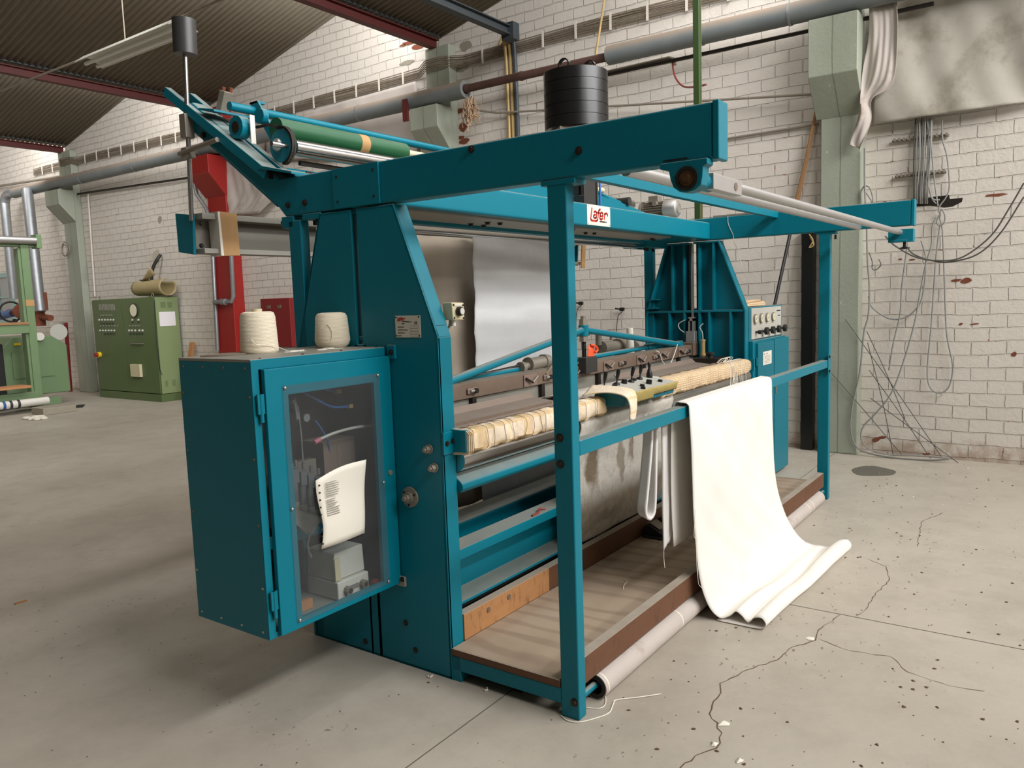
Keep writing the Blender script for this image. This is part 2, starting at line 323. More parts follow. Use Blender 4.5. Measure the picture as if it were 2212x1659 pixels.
# ------------------------------------------------------------------ mesh building
class MB:
    def __init__(s): s.v = []; s.f = []; s.sm = []
    def add(s, vs, fs, smooth=False):
        o = len(s.v); s.v += [tuple(v) for v in vs]; s.f += [tuple(o+i for i in f) for f in fs]; s.sm += [smooth]*len(fs) if isinstance(smooth, bool) else smooth
        return s
    def box(s, x0, x1, y0, y1, z0, z1):
        return s.add([(x,y,z) for z in (z0,z1) for y in (y0,y1) for x in (x0,x1)],
                     [(0,2,3,1),(4,5,7,6),(0,1,5,4),(2,6,7,3),(0,4,6,2),(1,3,7,5)])
    def prism(s, poly, axis, a, b):
        """poly of 2-D points in the two other axes (in order), run along axis from a to b"""
        n = len(poly); o = [i for i in range(3) if i != axis]
        def P(p, t):
            q = [0,0,0]; q[axis] = t; q[o[0]] = p[0]; q[o[1]] = p[1]; return q
        vs = [P(p,a) for p in poly] + [P(p,b) for p in poly]
        fs = [tuple(range(n))[::-1], tuple(range(n,2*n))] + [(i,(i+1)%n,n+(i+1)%n,n+i) for i in range(n)]
        return s.add(vs, fs)
    def tube(s, pts, r, n=12, caps=True, radii=None):
        pts = [Vector(p) for p in pts]; k = len(pts); vs = []
        up = None
        for i, p in enumerate(pts):
            d = (pts[min(i+1,k-1)]-pts[max(i-1,0)]); d = d.normalized() if d.length > 1e-9 else Vector((0,0,1))
            if up is None: up = Vector((0,0,1)) if abs(d.z) < .9 else Vector((1,0,0))
            a = d.cross(up); a = a.normalized() if a.length > 1e-6 else d.orthogonal().normalized(); b = a.cross(d).normalized(); up = b
            rr = radii[i] if radii else r
            vs += [p + a*math.cos(2*PI*j/n)*rr + b*math.sin(2*PI*j/n)*rr for j in range(n)]
        fs = [(i*n+j, i*n+(j+1)%n, (i+1)*n+(j+1)%n, (i+1)*n+j) for i in range(k-1) for j in range(n)]
        sm = [True]*len(fs)
        if caps: fs += [tuple(range(n))[::-1], tuple(range((k-1)*n, k*n))]; sm += [False, False]
        return s.add(vs, fs, sm)
    def cyl(s, a, b, r, n=20, r2=None):
        return s.tube([a,b], r, n, True, [r, r if r2 is None else r2])
    def ring(s, a, b, ro, ri, n=24):
        a, b = Vector(a), Vector(b); d = (b-a).normalized(); u = d.orthogonal().normalized(); w = d.cross(u)
        vs = []
        for p, r in ((a,ro),(b,ro),(b,ri),(a,ri)):
            vs += [p + u*math.cos(2*PI*j/n)*r + w*math.sin(2*PI*j/n)*r for j in range(n)]
        return s.add(vs, [(i*n+j, i*n+(j+1)%n, ((i+1)%4)*n+(j+1)%n, ((i+1)%4)*n+j) for i in range(4) for j in range(n)], [i in (0,2) for i in range(4) for j in range(n)])
    def lathe(s, base, prof, n=28, axis=2):
        """prof: (radius, height) pairs turned round an axis through base"""
        o = [i for i in range(3) if i != axis]; vs = []
        for r, h in prof:
            for j in range(n):
                q = list(base); q[axis] += h; q[o[0]] += math.cos(2*PI*j/n)*r; q[o[1]] += math.sin(2*PI*j/n)*r; vs.append(q)
        k = len(prof)
        return s.add(vs, [(i*n+j, i*n+(j+1)%n, (i+1)*n+(j+1)%n, (i+1)*n+j) for i in range(k-1) for j in range(n)] + [tuple(range(n))[::-1], tuple(range((k-1)*n,k*n))], [True]*((k-1)*n)+[False]*2)
    def torus(s, c, R, r, ax=(0,0,1), n=24, k=8):
        ax = Vector(ax).normalized(); u = ax.orthogonal().normalized(); w = ax.cross(u); c = Vector(c); vs = []
        for i in range(n):
            d = u*math.cos(2*PI*i/n) + w*math.sin(2*PI*i/n)
            vs += [c + d*(R + r*math.cos(2*PI*j/k)) + ax*r*math.sin(2*PI*j/k) for j in range(k)]
        return s.add(vs, [(i*k+j, ((i+1)%n)*k+j, ((i+1)%n)*k+(j+1)%k, i*k+(j+1)%k) for i in range(n) for j in range(k)], True)
    def bar(s, a, b, w, h, up=(0,0,1)):
        """square bar from a to b; w across, h along up"""
        a, b = Vector(a), Vector(b); d = (b-a).normalized(); up = Vector(up); x = d.cross(up).normalized()*w/2; y = x.cross(d).normalized()*h/2
        vs = [p + sx*x + sy*y for p in (a,b) for sx, sy in ((-1,-1),(1,-1),(1,1),(-1,1))]
        return s.add(vs, [(3,2,1,0),(4,5,6,7),(0,1,5,4),(1,2,6,5),(2,3,7,6),(3,0,4,7)])
    def grid(s, rows, smooth=True, flip=False):
        n = len(rows[0]); vs = [p for r in rows for p in r]
        fs = [(i*n+j, i*n+j+1, (i+1)*n+j+1, (i+1)*n+j) for i in range(len(rows)-1) for j in range(n-1)]
        return s.add(vs, fs, smooth)
    def frame(s, x0, x1, z0, z1, a0, a1, c0, c1, ya, yb):
        """upright plate with a rectangular opening, from depth ya to yb"""
        o = [(x0,z0),(x1,z0),(x1,z1),(x0,z1)]; i = [(a0,c0),(a1,c0),(a1,c1),(a0,c1)]
        vs = [(p[0],y,p[1]) for y in (ya,yb) for p in o+i]; fs = []
        for k in range(4):
            n = (k+1) % 4; fs += [(k,n,4+n,4+k),(8+n,8+k,12+k,12+n),(k,8+k,8+n,n),(4+n,12+n,12+k,4+k)]
        return s.add(vs, fs)
    def sphere(s, c, r, n=14, k=8, sc=(1,1,1)):
        rows = []
        for i in range(k+1):
            t = PI*i/k; rows.append([(c[0]+r*sc[0]*math.sin(t)*math.cos(2*PI*j/n), c[1]+r*sc[1]*math.sin(t)*math.sin(2*PI*j/n), c[2]+r*sc[2]*math.cos(t)) for j in range(n+1)])
        return s.grid(rows)
WO = {}
def link(o, parent, world):
    C.objects.link(o); WO[o.name] = Vector(world)
    if parent is not None: o.parent = parent; o.location = Vector(world) - WO[parent.name]
    else: o.location = world
    return o
def tag(o, label=None, cat=None, group=None, kind=None):
    if label: o['label'] = label
    if cat: o['category'] = cat
    if group: o['group'] = group
    if kind: o['kind'] = kind
    return o
def thing(name, base, label, cat, group=None):
    return tag(link(bpy.data.objects.new(name, None), None, base), label, cat, group)
def obj(name, mb, mat, parent=None, bevel=0, solid=0, label=None, cat=None, group=None, kind=None, subs=0):
    me = bpy.data.meshes.new(name); v = mb.v
    lo = [min(p[i] for p in v) for i in range(3)]; hi = [max(p[i] for p in v) for i in range(3)]
    c = Vector([(lo[i]+hi[i])/2 for i in range(3)])
    me.from_pydata([tuple(Vector(p)-c) for p in v], [], mb.f)
    for p, sflag in zip(me.polygons, mb.sm): p.use_smooth = sflag
    import bmesh
    bm = bmesh.new(); bm.from_mesh(me); bmesh.ops.recalc_face_normals(bm, faces=bm.faces); bm.to_mesh(me); bm.free(); me.set_sharp_from_angle(angle=.7)
    me.materials.append(M[mat] if isinstance(mat, str) else mat); me.update()
    o = link(bpy.data.objects.new(name, me), parent, c)
    if solid:
        md = o.modifiers.new('thickness', 'SOLIDIFY'); md.thickness = solid; md.offset = 0
    if subs:
        md = o.modifiers.new('smooth', 'SUBSURF'); md.levels = md.render_levels = subs
    if bevel:
        md = o.modifiers.new('bevel', 'BEVEL'); md.width = bevel; md.segments = 2; md.limit_method = 'ANGLE'; md.angle_limit = .6; md.harden_normals = True
    return tag(o, label, cat, group, kind)
def struct(name, mb, mat, label=None, **kw): return obj(name, mb, mat, kind='structure', label=label, **kw)
def dup(root, offset, label=None, group=None, name=None):
    """copy of a thing with its parts and sub-parts, moved by offset"""
    def cp(o, par, top):
        c = o.copy(); C.objects.link(c); WO[c.name] = WO[o.name] + Vector(offset)
        if par is not None: c.parent = par
        if top: c.location = Vector(o.location) + Vector(offset)
        for ch in list(o.children): cp(ch, c, False)
        return c
    r = cp(root, root.parent, True)
    if label: r['label'] = label
    if group: r['group'] = group
    return r
def cat_pts(P, n=6):
    """smooth curve through points"""
    P = [Vector(p) for p in P]; out = []
    for i in range(len(P)-1):
        a, b = P[i], P[i+1]; p0 = P[i-1] if i else a*2-b; p3 = P[i+2] if i+2 < len(P) else b*2-a
        for j in range(n):
            t = j/n; out.append(.5*((2*a)+(b-p0)*t+(2*p0-5*a+4*b-p3)*t*t+(3*a-p0-3*b+p3)*t**3))
    out.append(P[-1]); return out
def cable(name, P, r, mat, parent=None, n=6, sides=8, **kw):
    return obj(name, MB().tube(cat_pts(P, n), r, sides), mat, parent, **kw)
def text_mb(body, size, origin, xdir, ydir, thick=.0006, bold=False):
    cu = bpy.data.curves.new('t', 'FONT'); cu.body = body; cu.size = size; cu.extrude = thick; cu.offset = size*.02 if bold else 0; cu.resolution_u = 2
    ob = bpy.data.objects.new('t', cu); me = bpy.data.meshes.new_from_object(ob)
    o, X, Y = Vector(origin), Vector(xdir), Vector(ydir); Z = X.cross(Y)
    mb = MB(); mb.add([o + X*v.co.x + Y*v.co.y + Z*v.co.z for v in me.vertices], [tuple(p.vertices) for p in me.polygons])
    bpy.data.objects.remove(ob); bpy.data.curves.remove(cu); bpy.data.meshes.remove(me); return mb
def hexbolt(p, d, r=.011, h=.009, washer=True):
    """a hex bolt head with its washer, standing along d"""
    p, d = Vector(p), Vector(d).normalized(); b = MB()
    if washer: b.cyl(p-d*.001, p+d*.002, r*1.45, 16)
    b.tube([p, p+d*h], r, 6); return b
def bolts(plist, d, parent, r=.011, h=.009, mat='bolt', name='bolt'):
    for p in plist: obj(name, hexbolt(p, d, r, h), mat, parent)
def surface(keysA, keysB, nu, nt, wob=0, seed=0):
    """sheet between two edge curves (lists of points of equal length)"""
    a = cat_pts(keysA, nu); b = cat_pts(keysB, nu); rows = []
    rnd = random.Random(seed); ph = [(rnd.uniform(2,6), rnd.uniform(0,6), rnd.uniform(1,4)) for _ in range(4)]
    for i in range(len(a)):
        row = []
        for j in range(nt+1):
            t = j/nt; p = a[i].lerp(b[i], t)
            w = sum(math.sin(f*t*PI + q + g*i/len(a)*3) for f, q, g in ph)/4*wob
            row.append(p + Vector((0, -w, 0)))
        rows.append(row)
    return rows
# ------------------------------------------------------------------ the hall
WX = 5.5                       # face of the long brick wall
YV = [19.35, 14.6, 9.85, 5.1, .35, -4.4]   # valleys of the saw-tooth roof
SL = .235; Z0 = 4.78
struct('floor', MB().box(-10, 5.8, -9.3, 24.2, -.2, 0), 'floor')
def wall_poly(top=-.09):
    P = [(24.1, 0), (24.1, Z0+SL*4.75)]
    for y in YV: P += [(y, Z0+SL*4.75-top), (y, Z0-top)]
    P += [(-9.15, Z0+SL*4.75-top), (-9.15, 0)]
    return P
struct('wall_right', MB().prism(wall_poly(), 0, WX, WX+.3), 'brick')
struct('wall_left', MB().prism(wall_poly(), 0, -10.3, -10), 'dark_wall')
struct('wall_far', MB().box(-10, 5.8, 24.1, 24.4, 0, 5.95), 'brick2')
struct('wall_near', MB().box(-10, 5.8, -9.45, -9.15, 0, 4.82), 'brick2')
def roof_bay(y0, y1, z0, z1):
    n = int((WX+10)/.082)*6; rows = []
    for (y, z) in ((y0, z0), (y1, z1)):
        rows.append([(-10+(WX+10)*j/n, y, z+.013*math.sin(j/6*2*PI)) for j in range(n+1)])
    return MB().grid(rows)
for i, y in enumerate([24.1]+YV):
    y1 = y-4.75
    z0 = Z0+.03
    struct('ceiling', roof_bay(y+.1, y1-.02, z0-SL*.1, z0+SL*4.77), 'roof', solid=.008)
# the upright glazing above every valley; the near-wall row is added for light
for i, y in enumerate(YV+[-9.2]):
    f = MB().box(-10, WX, y-.03, y+.03, Z0+.02, Z0+.12)
    f.box(-10, WX, y-.03, y+.03, Z0+SL*4.75-.08, Z0+SL*4.75)
    for k in range(16): f.box(-10+k*1.02, -9.95+k*1.02, y-.025, y+.025, Z0+.1, Z0+SL*4.75-.05)
    w = struct('window_%d' % (i+1), f, 'dark_steel')
    obj('pane', MB().box(-10, WX, y-.035, y-.031, Z0+.1, Z0+SL*4.75-.06), 'pane', w)
# steel valley beams
BL = ['red oxide valley beam under the farthest roof slope at left', 'red oxide roof beam passing behind the white striplight', 'red oxide roof beam ending on the chipped column top']
for i, y in enumerate((14.6, 9.85, 5.1, .35, -4.4)):
    b = MB()
    zt = 4.755; b.box(-10, 5.42, y-.05, y+.05, zt-.012, zt); b.box(-10, 5.42, y-.05, y+.05, zt-.11, zt-.098); b.box(-10, 5.42, y-.006, y+.006, zt-.1, zt-.01)
    lab = BL[i] if i < 3 else 'red oxide roof beam above the machine, out of the picture'
    tag(obj('roof_beam', b, 'red_steel'), lab, 'roof beam', 'red steel roof beams')
b = MB(); a0, a1 = Vector((-10, 3.8, 4.47)), Vector((5.2, 3.8, 4.56))
b.bar(a0, a1, .09, .012).bar(a0-Vector((0,0,.09)), a1-Vector((0,0,.09)), .09, .012).bar(a0-Vector((0,0,.045)), a1-Vector((0,0,.045)), .012, .09)
b.box(5.1, 5.22, 3.72, 3.88, 4.42, 4.6)
tag(obj('crane_rail', b, 'dark_steel'), 'dark grey steel rail running to the brick wall above the conduits', 'rail')

# columns
def column(y0, y1, mat, label, corb=True, xf=5.36, cz=(3.62, 3.9), xc=5.07, top=4.66):
    t = thing('column', (xf, (y0+y1)/2, 0), label, 'column', 'wall columns')
    obj('shaft', MB().box(xf, WX-.002, y0, y1, 0, top), mat, t, bevel=.012)
    if corb:
        obj('corbel', MB().prism([(xf+.001, cz[0]-.32), (xc, cz[0]), (xc, cz[1]), (xf+.001, cz[1])], 1, y0-.02, y1+.04), mat, t, bevel=.008)
    return t
column(.165, .515, 'column', 'pale green concrete column beside the hanging tarp', cz=(3.4, 3.89))
c3 = column(4.86, 5.24, 'column', 'chipped pale green column with a red bracket above the black drum', cz=(3.64, 3.9))
cr = column(9.38, 9.86, 'red_paint', 'bright red painted column behind the yarn cones', xf=5.28, cz=(3.62, 3.9), xc=5.0)
column(14.25, 14.72, 'column', 'pale green column left of the green control cabinet')
obj('bracket', MB().box(5.03, 5.06, 5.28, 5.36, 3.76, 4.02), 'red_steel', c3)

# ------------------------------------------------------------------ services on the wall
# lagged heating main: grey shells at both sides of a bare rusty length
t = thing('heating_pipe', (5.15, 15.6, 4.02), 'thick grey lagged heating pipe running left along the wall', 'pipe', 'lagged heating pipes')
px = 5.15
obj('lagging', MB().ring((px, 4.46, 4.01), (px, 16.2, 4.03), .1, .055, 28), 'lag', t)
obj('pipe', MB().tube([(px, 4.4, 4.015), (px, 16.1, 4.02)], .05, 16), 'rust_pipe', t)
lg = MB()
for y in (6.2, 7.9, 9.7, 11.6, 13.4): lg.ring((px, y, 4.015), (px, y+.02, 4.015), .1035, .098)
obj('band', lg, 'galv', t, kind='stuff')
t = thing('heating_pipe', (5.15, 2.57, 4.0), 'thick grey lagged heating pipe on the right resting on the column', 'pipe', 'lagged heating pipes')
obj('lagging', MB().ring((px, -3.5, 3.99), (px, 2.57, 4.01), .094, .05, 28), 'lag', t)
lg = MB()
for y in (1.55, .72): lg.ring((px, y, 4.0), (px, y+.02, 4.0), .098, .092)
obj('band', lg, 'galv', t, kind='stuff')
tag(obj('bare_pipe', MB().tube([(px, 4.6, 4.012), (px, 3.7, 4.012), (px, 3.66, 4.01), (px, 3.62, 4.01), (px, 2.4, 4.0)], .045, 16, True, [.045,.045,.053,.045,.045]), 'rust_pipe'), 'bare rusty brown pipe between the two lagged lengths', 'pipe')
lb = MB(); rnd = random.Random(3)
for i in range(90):
    x, y, z = 5.12+rnd.uniform(-.03,.03), 4.40+rnd.uniform(-.05,.03), 3.9-rnd.random()*.12; P = []
    for q in range(6): P.append((x, y, z)); x += rnd.uniform(-.03,.03); y += rnd.uniform(-.04,.035); z -= rnd.uniform(.0,.07)
    lb.tube(cat_pts(P, 3), rnd.uniform(.003,.009), 4)
tag(obj('lint_clump', lb, 'lint'), 'brown lint clump hanging from the open end of the lagging', 'lint', kind='stuff')
# left end: elbow and two galvanised down pipes
tag(obj('down_pipe', MB().tube(cat_pts([(5.15,16.2,4.03),(5.15,16.5,4.03),(5.13,16.62,3.9),(5.12,16.62,3.6),(5.1,16.6,1.9)], 5), .09, 16), 'galv'), 'bright elbowed galvanised duct dropping from the lagged pipe', 'pipe')
tag(obj('down_pipe', MB().tube([(5.0,15.3,4.0),(4.85,14.9,1.62)], .1, 16), 'galv'), 'wide galvanised lagged riser above the rusty valve', 'pipe')
# cable bundle with its white clips
rnd = random.Random(5); cb = MB()
def bz(y): return 4.435 + .075*math.sin(y*.55) * .3
for k in range(11):
    P = []; y = 16.0; ph = rnd.uniform(0, 6)
    while y > -3: P.append((5.47-.012*(k % 2)-(.16 if 4.82 < y < 5.28 else (.15 if 9.4<y<9.85 else (.15 if 14.2<y<14.7 else 0))), y, bz(y)-.06+.0125*k+.004*math.sin(y*3+ph))); y -= .24
    cb.tube(P, .0055, 5)
bundle = tag(obj('cable_bundle', cb, 'dusty_cable'), 'long flat bundle of dusty cables clipped along the wall', 'cables', kind='stuff')
y = 15.6
while y > -2.9:
    if not any(abs(y-c) < .3 for c in (5.05, 9.62, 14.48)):
        obj('cable_clip', MB().box(5.445, 5.455, y-.012, y+.012, bz(y)-.09, bz(y)+.09), 'clip', bundle)
    y -= .43
# thin conduits
tag(obj('conduit', MB().tube([(5.3,4.6,3.84),(5.40,4.2,3.74),(5.34,.6,3.32),(5.33,.15,3.27)], .012, 8), 'conduit'), 'thin rusty conduit crossing behind the drum', 'pipe')
tag(obj('conduit', MB().tube([(5.47,1.6,3.06),(5.47,.56,3.07)], .012, 8), 'conduit'), 'thin grey conduit low on the wall ending at the column', 'pipe')
tag(obj('conduit', MB().tube([(5.33,2.9,3.9),(5.33,1.98,3.91),(5.33,1.93,3.89),(5.33,1.92,3.83)], .02, 10), 'conduit'), 'cream tap pipe under the lagging with the red hose', 'pipe')
tag(obj('conduit', MB().tube([(5.3,2.8,3.87),(5.3,.5,3.87),(5.26,-.4,3.86)], .018, 10), 'iron'), 'dark pipe just below the lagged pipe on the right', 'pipe')
cable('hose', [onx(5.33,1452,134), onx(5.2,1458,165), onx(5.0,1475,186), onx(4.6,1500,188), onx(4.2,1525,183)], .009, 'red_hose', label='red rubber hose looping from wall tap to green pole', cat='hose')
for i, (u0, u1, mt, lab) in enumerate(((1084,1092,'brass','yellowed conduit, leftmost of the upright pair under the rail'), (1094,1101,'brass','yellowed conduit, second of the upright pair under the rail'), (1102,1110,'dark_steel','dark upright channel right of the yellowed conduits'))):
    a = onx(5.4, u0+(0 if i else -4), 80); yy = onx(5.4, u1, 200).y
    tag(obj('conduit', MB().tube(cat_pts([(5.4, a.y+.02, 4.5), (5.44, yy, 4.3), (5.45, yy, 1.0)], 4), .022 if i < 2 else .028, 8), mt), lab, 'pipe')
tag(obj('rod', MB().tube([(5.3,2.66,4.75),(5.3,2.83,3.95)], .012, 8), 'brass'), 'thin pale slanting rod above the rusty pipe', 'rod')
t = obj('pole', MB().box(3.68,3.73,1.0,1.05,2.12,5.72), 'green_pole', bevel=.004); tag(t, 'dark green square pole rising behind the near beam end', 'pole')
tag(obj('pole', MB().tube([(3.76,1.02,2.1),(3.76,1.02,5.7)], .009, 8), 'red_hose'), 'thin red line beside the green pole', 'pipe')
# left bay: lower conduit under the pipe
tag(obj('conduit', MB().tube([(5.42,14.2,3.83),(5.42,10.0,3.7)], .02, 8), 'iron'), 'dark conduit under the lagged pipe, left of the red column', 'pipe')
tag(obj('conduit', MB().tube([(5.4,14.2,4.2),(5.4,24,4.6)], .025, 8), 'conduit'), 'grey pipe at the far left under the roof beam', 'pipe')
tag(obj('conduit', MB().tube([onx(5.46,190,415), onx(5.46,205,640)], .016, 8), 'clip'), 'white upright cable duct above the green control cabinet', 'pipe')
# pipes hugging the red column
tag(obj('column_pipe', MB().tube([onx(5.24,417,380), onx(5.24,425,420), onx(5.24,445,450), onx(5.24,456,480), onx(5.24,470,757)], .032, 12), 'galv'), 'grey pipe running down the left of the red column', 'pipe', 'pipes on the red column')
j = MB().tube([onx(5.22,496,480), onx(5.22,504,640), onx(5.2,500,651), onx(5.2,462,652)], .032, 12)
j.tube([onx(5.2,478,652), onx(5.2,488,652)], .05, 12)
tag(obj('column_pipe', j, 'galv'), 'grey pipe right of the red column, crossing its front', 'pipe', 'pipes on the red column')

# cable on the right: racks, bundles, loops
racks = []
for k, (u0,v0,u1,v1) in enumerate(((1928,306,2050,292),(1934,383,2044,372))):
    a, b2 = onx(5.47,u0,v0), onx(5.47,u1,v1); b = MB().bar(a, b2, .03, .022)
    n = 12
    for q in range(n):
        p = a.lerp(b2, (q+.5)/n); b.box(p.x-.03, p.x, p.y-.007, p.y+.007, p.z-.004, p.z+.022)
    tag(obj('cable_rack', b, 'conduit'), ('upper' if k == 0 else 'lower') + ' toothed grey cable rack on the wall under the tarp', 'rack', 'toothed cable racks')
P5 = lambda *L: [onx(5.42+.03*((i*7) % 3)/3, u, v) for i, (u, v) in enumerate(L)]
rnd = random.Random(11)
for k in range(9):
    u = 1976+k*4.2
    lab = 'grey cable in the thick hank below the tarp'
    top = onx(5.44-.012*(k % 3), u+2, 256); mid = onx(5.42-.012*(k % 3), u+rnd.uniform(-6,3), 340); bot = onx(5.47, 1974+k*3.6, 440)
    cable('cable', [top, mid, onx(5.43, 1974+k*3.7, 410), bot], .006, 'grey_cable' if k % 3 else 'dark_cable', label=lab, cat='cable', group='cables in the thick hank')
for k, L in enumerate((((2003,256),(2008,330),(2004,380),(2012,425),(2022,440)), ((2010,256),(2014,340),(2020,400),(2026,445)), ((2014,256),(2012,300),(2006,390),(2014,428),(2030,432)))):
    cable('cable', P5(*L), .006, 'grey_cable', label='grey cable looping beside the thick hank, into the hole', cat='cable', group='loose cables by the hole')
def wc(lab, L, mat='grey_cable', r=.0062, x=5.44):
    cable('cable', [onx(x, u, v) for u, v in L], r, mat, label=lab, cat='cable')
wc('grey cable hanging straight on the right of the racks', ((2035,258),(2036,300),(2046,340),(2051,400),(2044,425),(2030,445),(2027,460)))
wc('long narrow cable loop hanging to waist height', ((2028,465),(2024,480),(2031,488),(2040,480),(2041,465),(2034,452),(2030,470),(2036,500),(2040,600),(2045,720),(2058,790),(2050,835),(2030,849),(2010,838),(2003,800),(2012,700),(2020,580),(2026,520),(2031,485)))
wc('cable crossing from the knot down to the floor', ((2022,470),(2014,490),(2012,530),(2000,570),(1990,620),(1975,700),(1952,780),(1925,850),(1890,895),(1866,920),(1860,945),(1875,968),(1920,982),(2000,985),(2048,990)), r=.0065, x=5.3)
wc('cable sagging from the machine beam up to the right edge', ((1912,510),(1935,532),(1980,556),(2030,563),(2080,555),(2140,510),(2180,450),(2212,395)), 'dark_cable', x=5.2)
wc('lower sagging cable, twin of the one above it', ((1960,535),(1975,550),(2010,562),(2050,566),(2110,550),(2160,505),(2212,425)), 'dark_cable', x=5.22)
wc('cable running down the column edge to the floor loop', ((1868,320),(1868,400),(1872,480),(1874,560),(1878,620),(1876,680),(1866,720),(1858,800),(1841,880),(1838,930),(1850,965),(1880,980),(1940,990),(2010,994),(2050,992)), x=5.33, r=.0075)
wc('wide cable loop hanging right of the column', ((1876,640),(1885,665),(1920,688),(1955,686),(1985,660),(1996,620),(2000,560),(1990,520)), x=5.42)
wc('cable drooping from the far beam knob to the column foot', ((1960,530),(1956,560),(1948,620),(1944,680),(1930,740),(1920,800)), x=5.4)
wc('bent wire hook on the column edge', ((1877,545),(1884,565),(1884,580),(1892,583),(1903,572),(1898,560)), 'dark_cable', .004, 5.42)
wc('small cable coil tied at the column edge', ((1860,440),(1860,415),(1868,402),(1878,405),(1884,420),(1886,440),(1880,430),(1870,415)), 'grey_cable', .006, 5.34)
for k, (a, b2) in enumerate((((1826,690),(2036,990)), ((1796,806),(1950,985)), ((1872,715),(1955,905)), ((1874,740),(1930,985)), ((1880,860),(2070,1000)), ((1878,800),(2010,990)))):
    wc('taut thin wire from column down to the floor, one of six', (a, ((a[0]+b2[0])/2+4, (a[1]+b2[1])/2+3), b2), 'dark_cable', .0035, 5.33)
for o in list(C.objects):
    if o.get('label') == 'taut thin wire from column down to the floor, one of six': o['group'] = 'thin wires at the column foot'
# hole in the wall under the racks
P = [(1940,437),(1975,432),(2000,428),(2030,424),(2050,421),(2052,430),(2080,427),(2078,436),(2058,446),(2040,448),(2010,444),(1980,446),(1960,452),(1945,447)]
hb = MB(); fr = [onx(5.497, u, v) for u, v in P]; n = len(fr)
hb.add(fr, [tuple(range(n))])
tag(obj('wall_hole', hb, 'iron'), 'dark broken hole in the wall where the cables go in', 'hole')
hb = MB()
for (u, v, w, h) in ((2066,605,14,4),(2087,606,14,7),(2150,421,30,4),(1945,560,6,2),(1970,561,8,2),(1892,950,10,6),(2075,700,6,3),(2105,700,12,2),(2190,765,7,6),(1905,945,12,4),(2002,981,10,3)):
    q = [onx(5.496, u+w*math.cos(a)*(.6+.4*rnd.random()), v+h*math.sin(a)*(.6+.4*rnd.random())-w*math.cos(a)*.07) for a in [i*PI/5 for i in range(10)]]
    hb.add(q, [tuple(range(10))])
tag(obj('paint_chips', hb, 'rust'), 'bare red brick spots where white paint flaked off', 'chips', kind='stuff')
hb = MB()
for (u, v, w, h) in ((994,240,14,6),(1000,275,11,13),(1003,305,14,8),(996,297,8,5),(885,92,22,5),(905,100,20,8),(870,98,10,3)):
    q = [onx(5.496, u+w*math.cos(a)*(.6+.4*rnd.random()), v+h*math.sin(a)*(.6+.4*rnd.random())-w*math.cos(a)*.15) for a in [i*PI/5 for i in range(10)]]
    hb.add(q, [tuple(range(10))])
tag(obj('paint_chips', hb, 'rust'), 'bare red brick spots around the chipped column', 'chips', kind='stuff')
hb = MB()
for (u, v, w, h) in ((1005,98,18,14),(1000,145,16,12),(985,150,12,8),(880,135,20,6),(345,475,5,9)):
    q = [onx(5.4955, u+w*math.cos(a)*(.6+.4*rnd.random()), v+h*math.sin(a)*(.6+.4*rnd.random())-w*math.cos(a)*.2) for a in [i*PI/6 for i in range(12)]]
    hb.add(q, [tuple(range(12))])
tag(obj('paint_chips', hb, 'block'), 'bare grey plaster spots beside the chipped column', 'chips', kind='stuff')
tag(obj('leaning_stick', MB().tube([onx(5.42,1766,222), onx(5.43,1742,345), onx(5.44,1720,440)], .02, 6, True, [.012,.02,.024]), 'wood_stick'), 'split timber stick leaning left of the green column', 'stick')
tag(obj('leaning_pole', MB().tube([onx(5.3,1709,495), onx(5.1,1673,660), onx(5.0,1650,770)], .016, 8), 'black_cable'), 'slim black pole leaning behind the far control cabinet', 'pole')
a, b2 = onx(5.42,1745,512), onx(5.42,1766,512)
tag(obj('black_post', MB().box(5.4, 5.49, .58, .69, 0, 2.1), 'black', bevel=.004), 'tar black upright post left of the green column foot', 'post')
t = tag(obj('wire_tuft', MB().tube(cat_pts([onx(5.38,1748,506), onx(5.36,1756,520), onx(5.36,1748,535), onx(5.36,1758,528), onx(5.38,1750,512)],4), .006, 6), 'brass'), 'yellow wire tuft tied on top of the black post', 'wire')

# tarps
def drape(name, rows, mat, label, x, amp, seed, solid=.003, freq=5):
    """hanging sheet: outline rows given as picture rows carried to the wall plane, folded in depth"""
    r2 = random.Random(seed); g = []
    n = len(rows); 
    for i, (L, Rr) in enumerate(rows):
        a = onx(x, *L); b = onx(x, *Rr); row = []
        m_ = 60
        for j in range(m_+1):
            t = j/m_; p = a.lerp(b, t)
            u = p.y*freq + i*.75
            d = amp*(math.sin(u)+.6*math.sin(1.7*u+1+seed-i*.5)+.25*math.sin(4.1*u-i*1.3))*(.5+.5*min(1, i/n*2))
            row.append(Vector((p.x-abs(amp)*1.8-d, p.y, p.z)))
        g.append(row)
    cols = []
    for j in range(len(g[0])): cols.append(cat_pts([g[i][j] for i in range(n)], 5))
    rr = [[cols[j][i] for j in range(len(cols))] for i in range(len(cols[0]))]
    return tag(obj(name, MB().grid(rr), mat, solid=solid), label, 'tarp')
drape('wall_tarp', [((1898,4),(2330,-60)), ((1896,40),(2330,-20)), ((1895,90),(2330,40)), ((1892,180),(2330,120)), ((1888,240),(2330,180)), ((1884,272),(2330,205))], 'tarp', 'grey plastic tarp hanging over the wall at upper right', 5.42, .032, 4)
drape('hanging_tarp', [((1880,12),(1940,6)), ((1878,80),(1942,80)), ((1866,150),(1930,180)), ((1862,210),(1885,215)), ((1858,250),(1882,262)), ((1841,300),(1862,320)), ((1838,316),(1858,319))], 'tarp2', 'twisted pale tarp strip bunched against the green column', 5.27, .022, 9, freq=34)
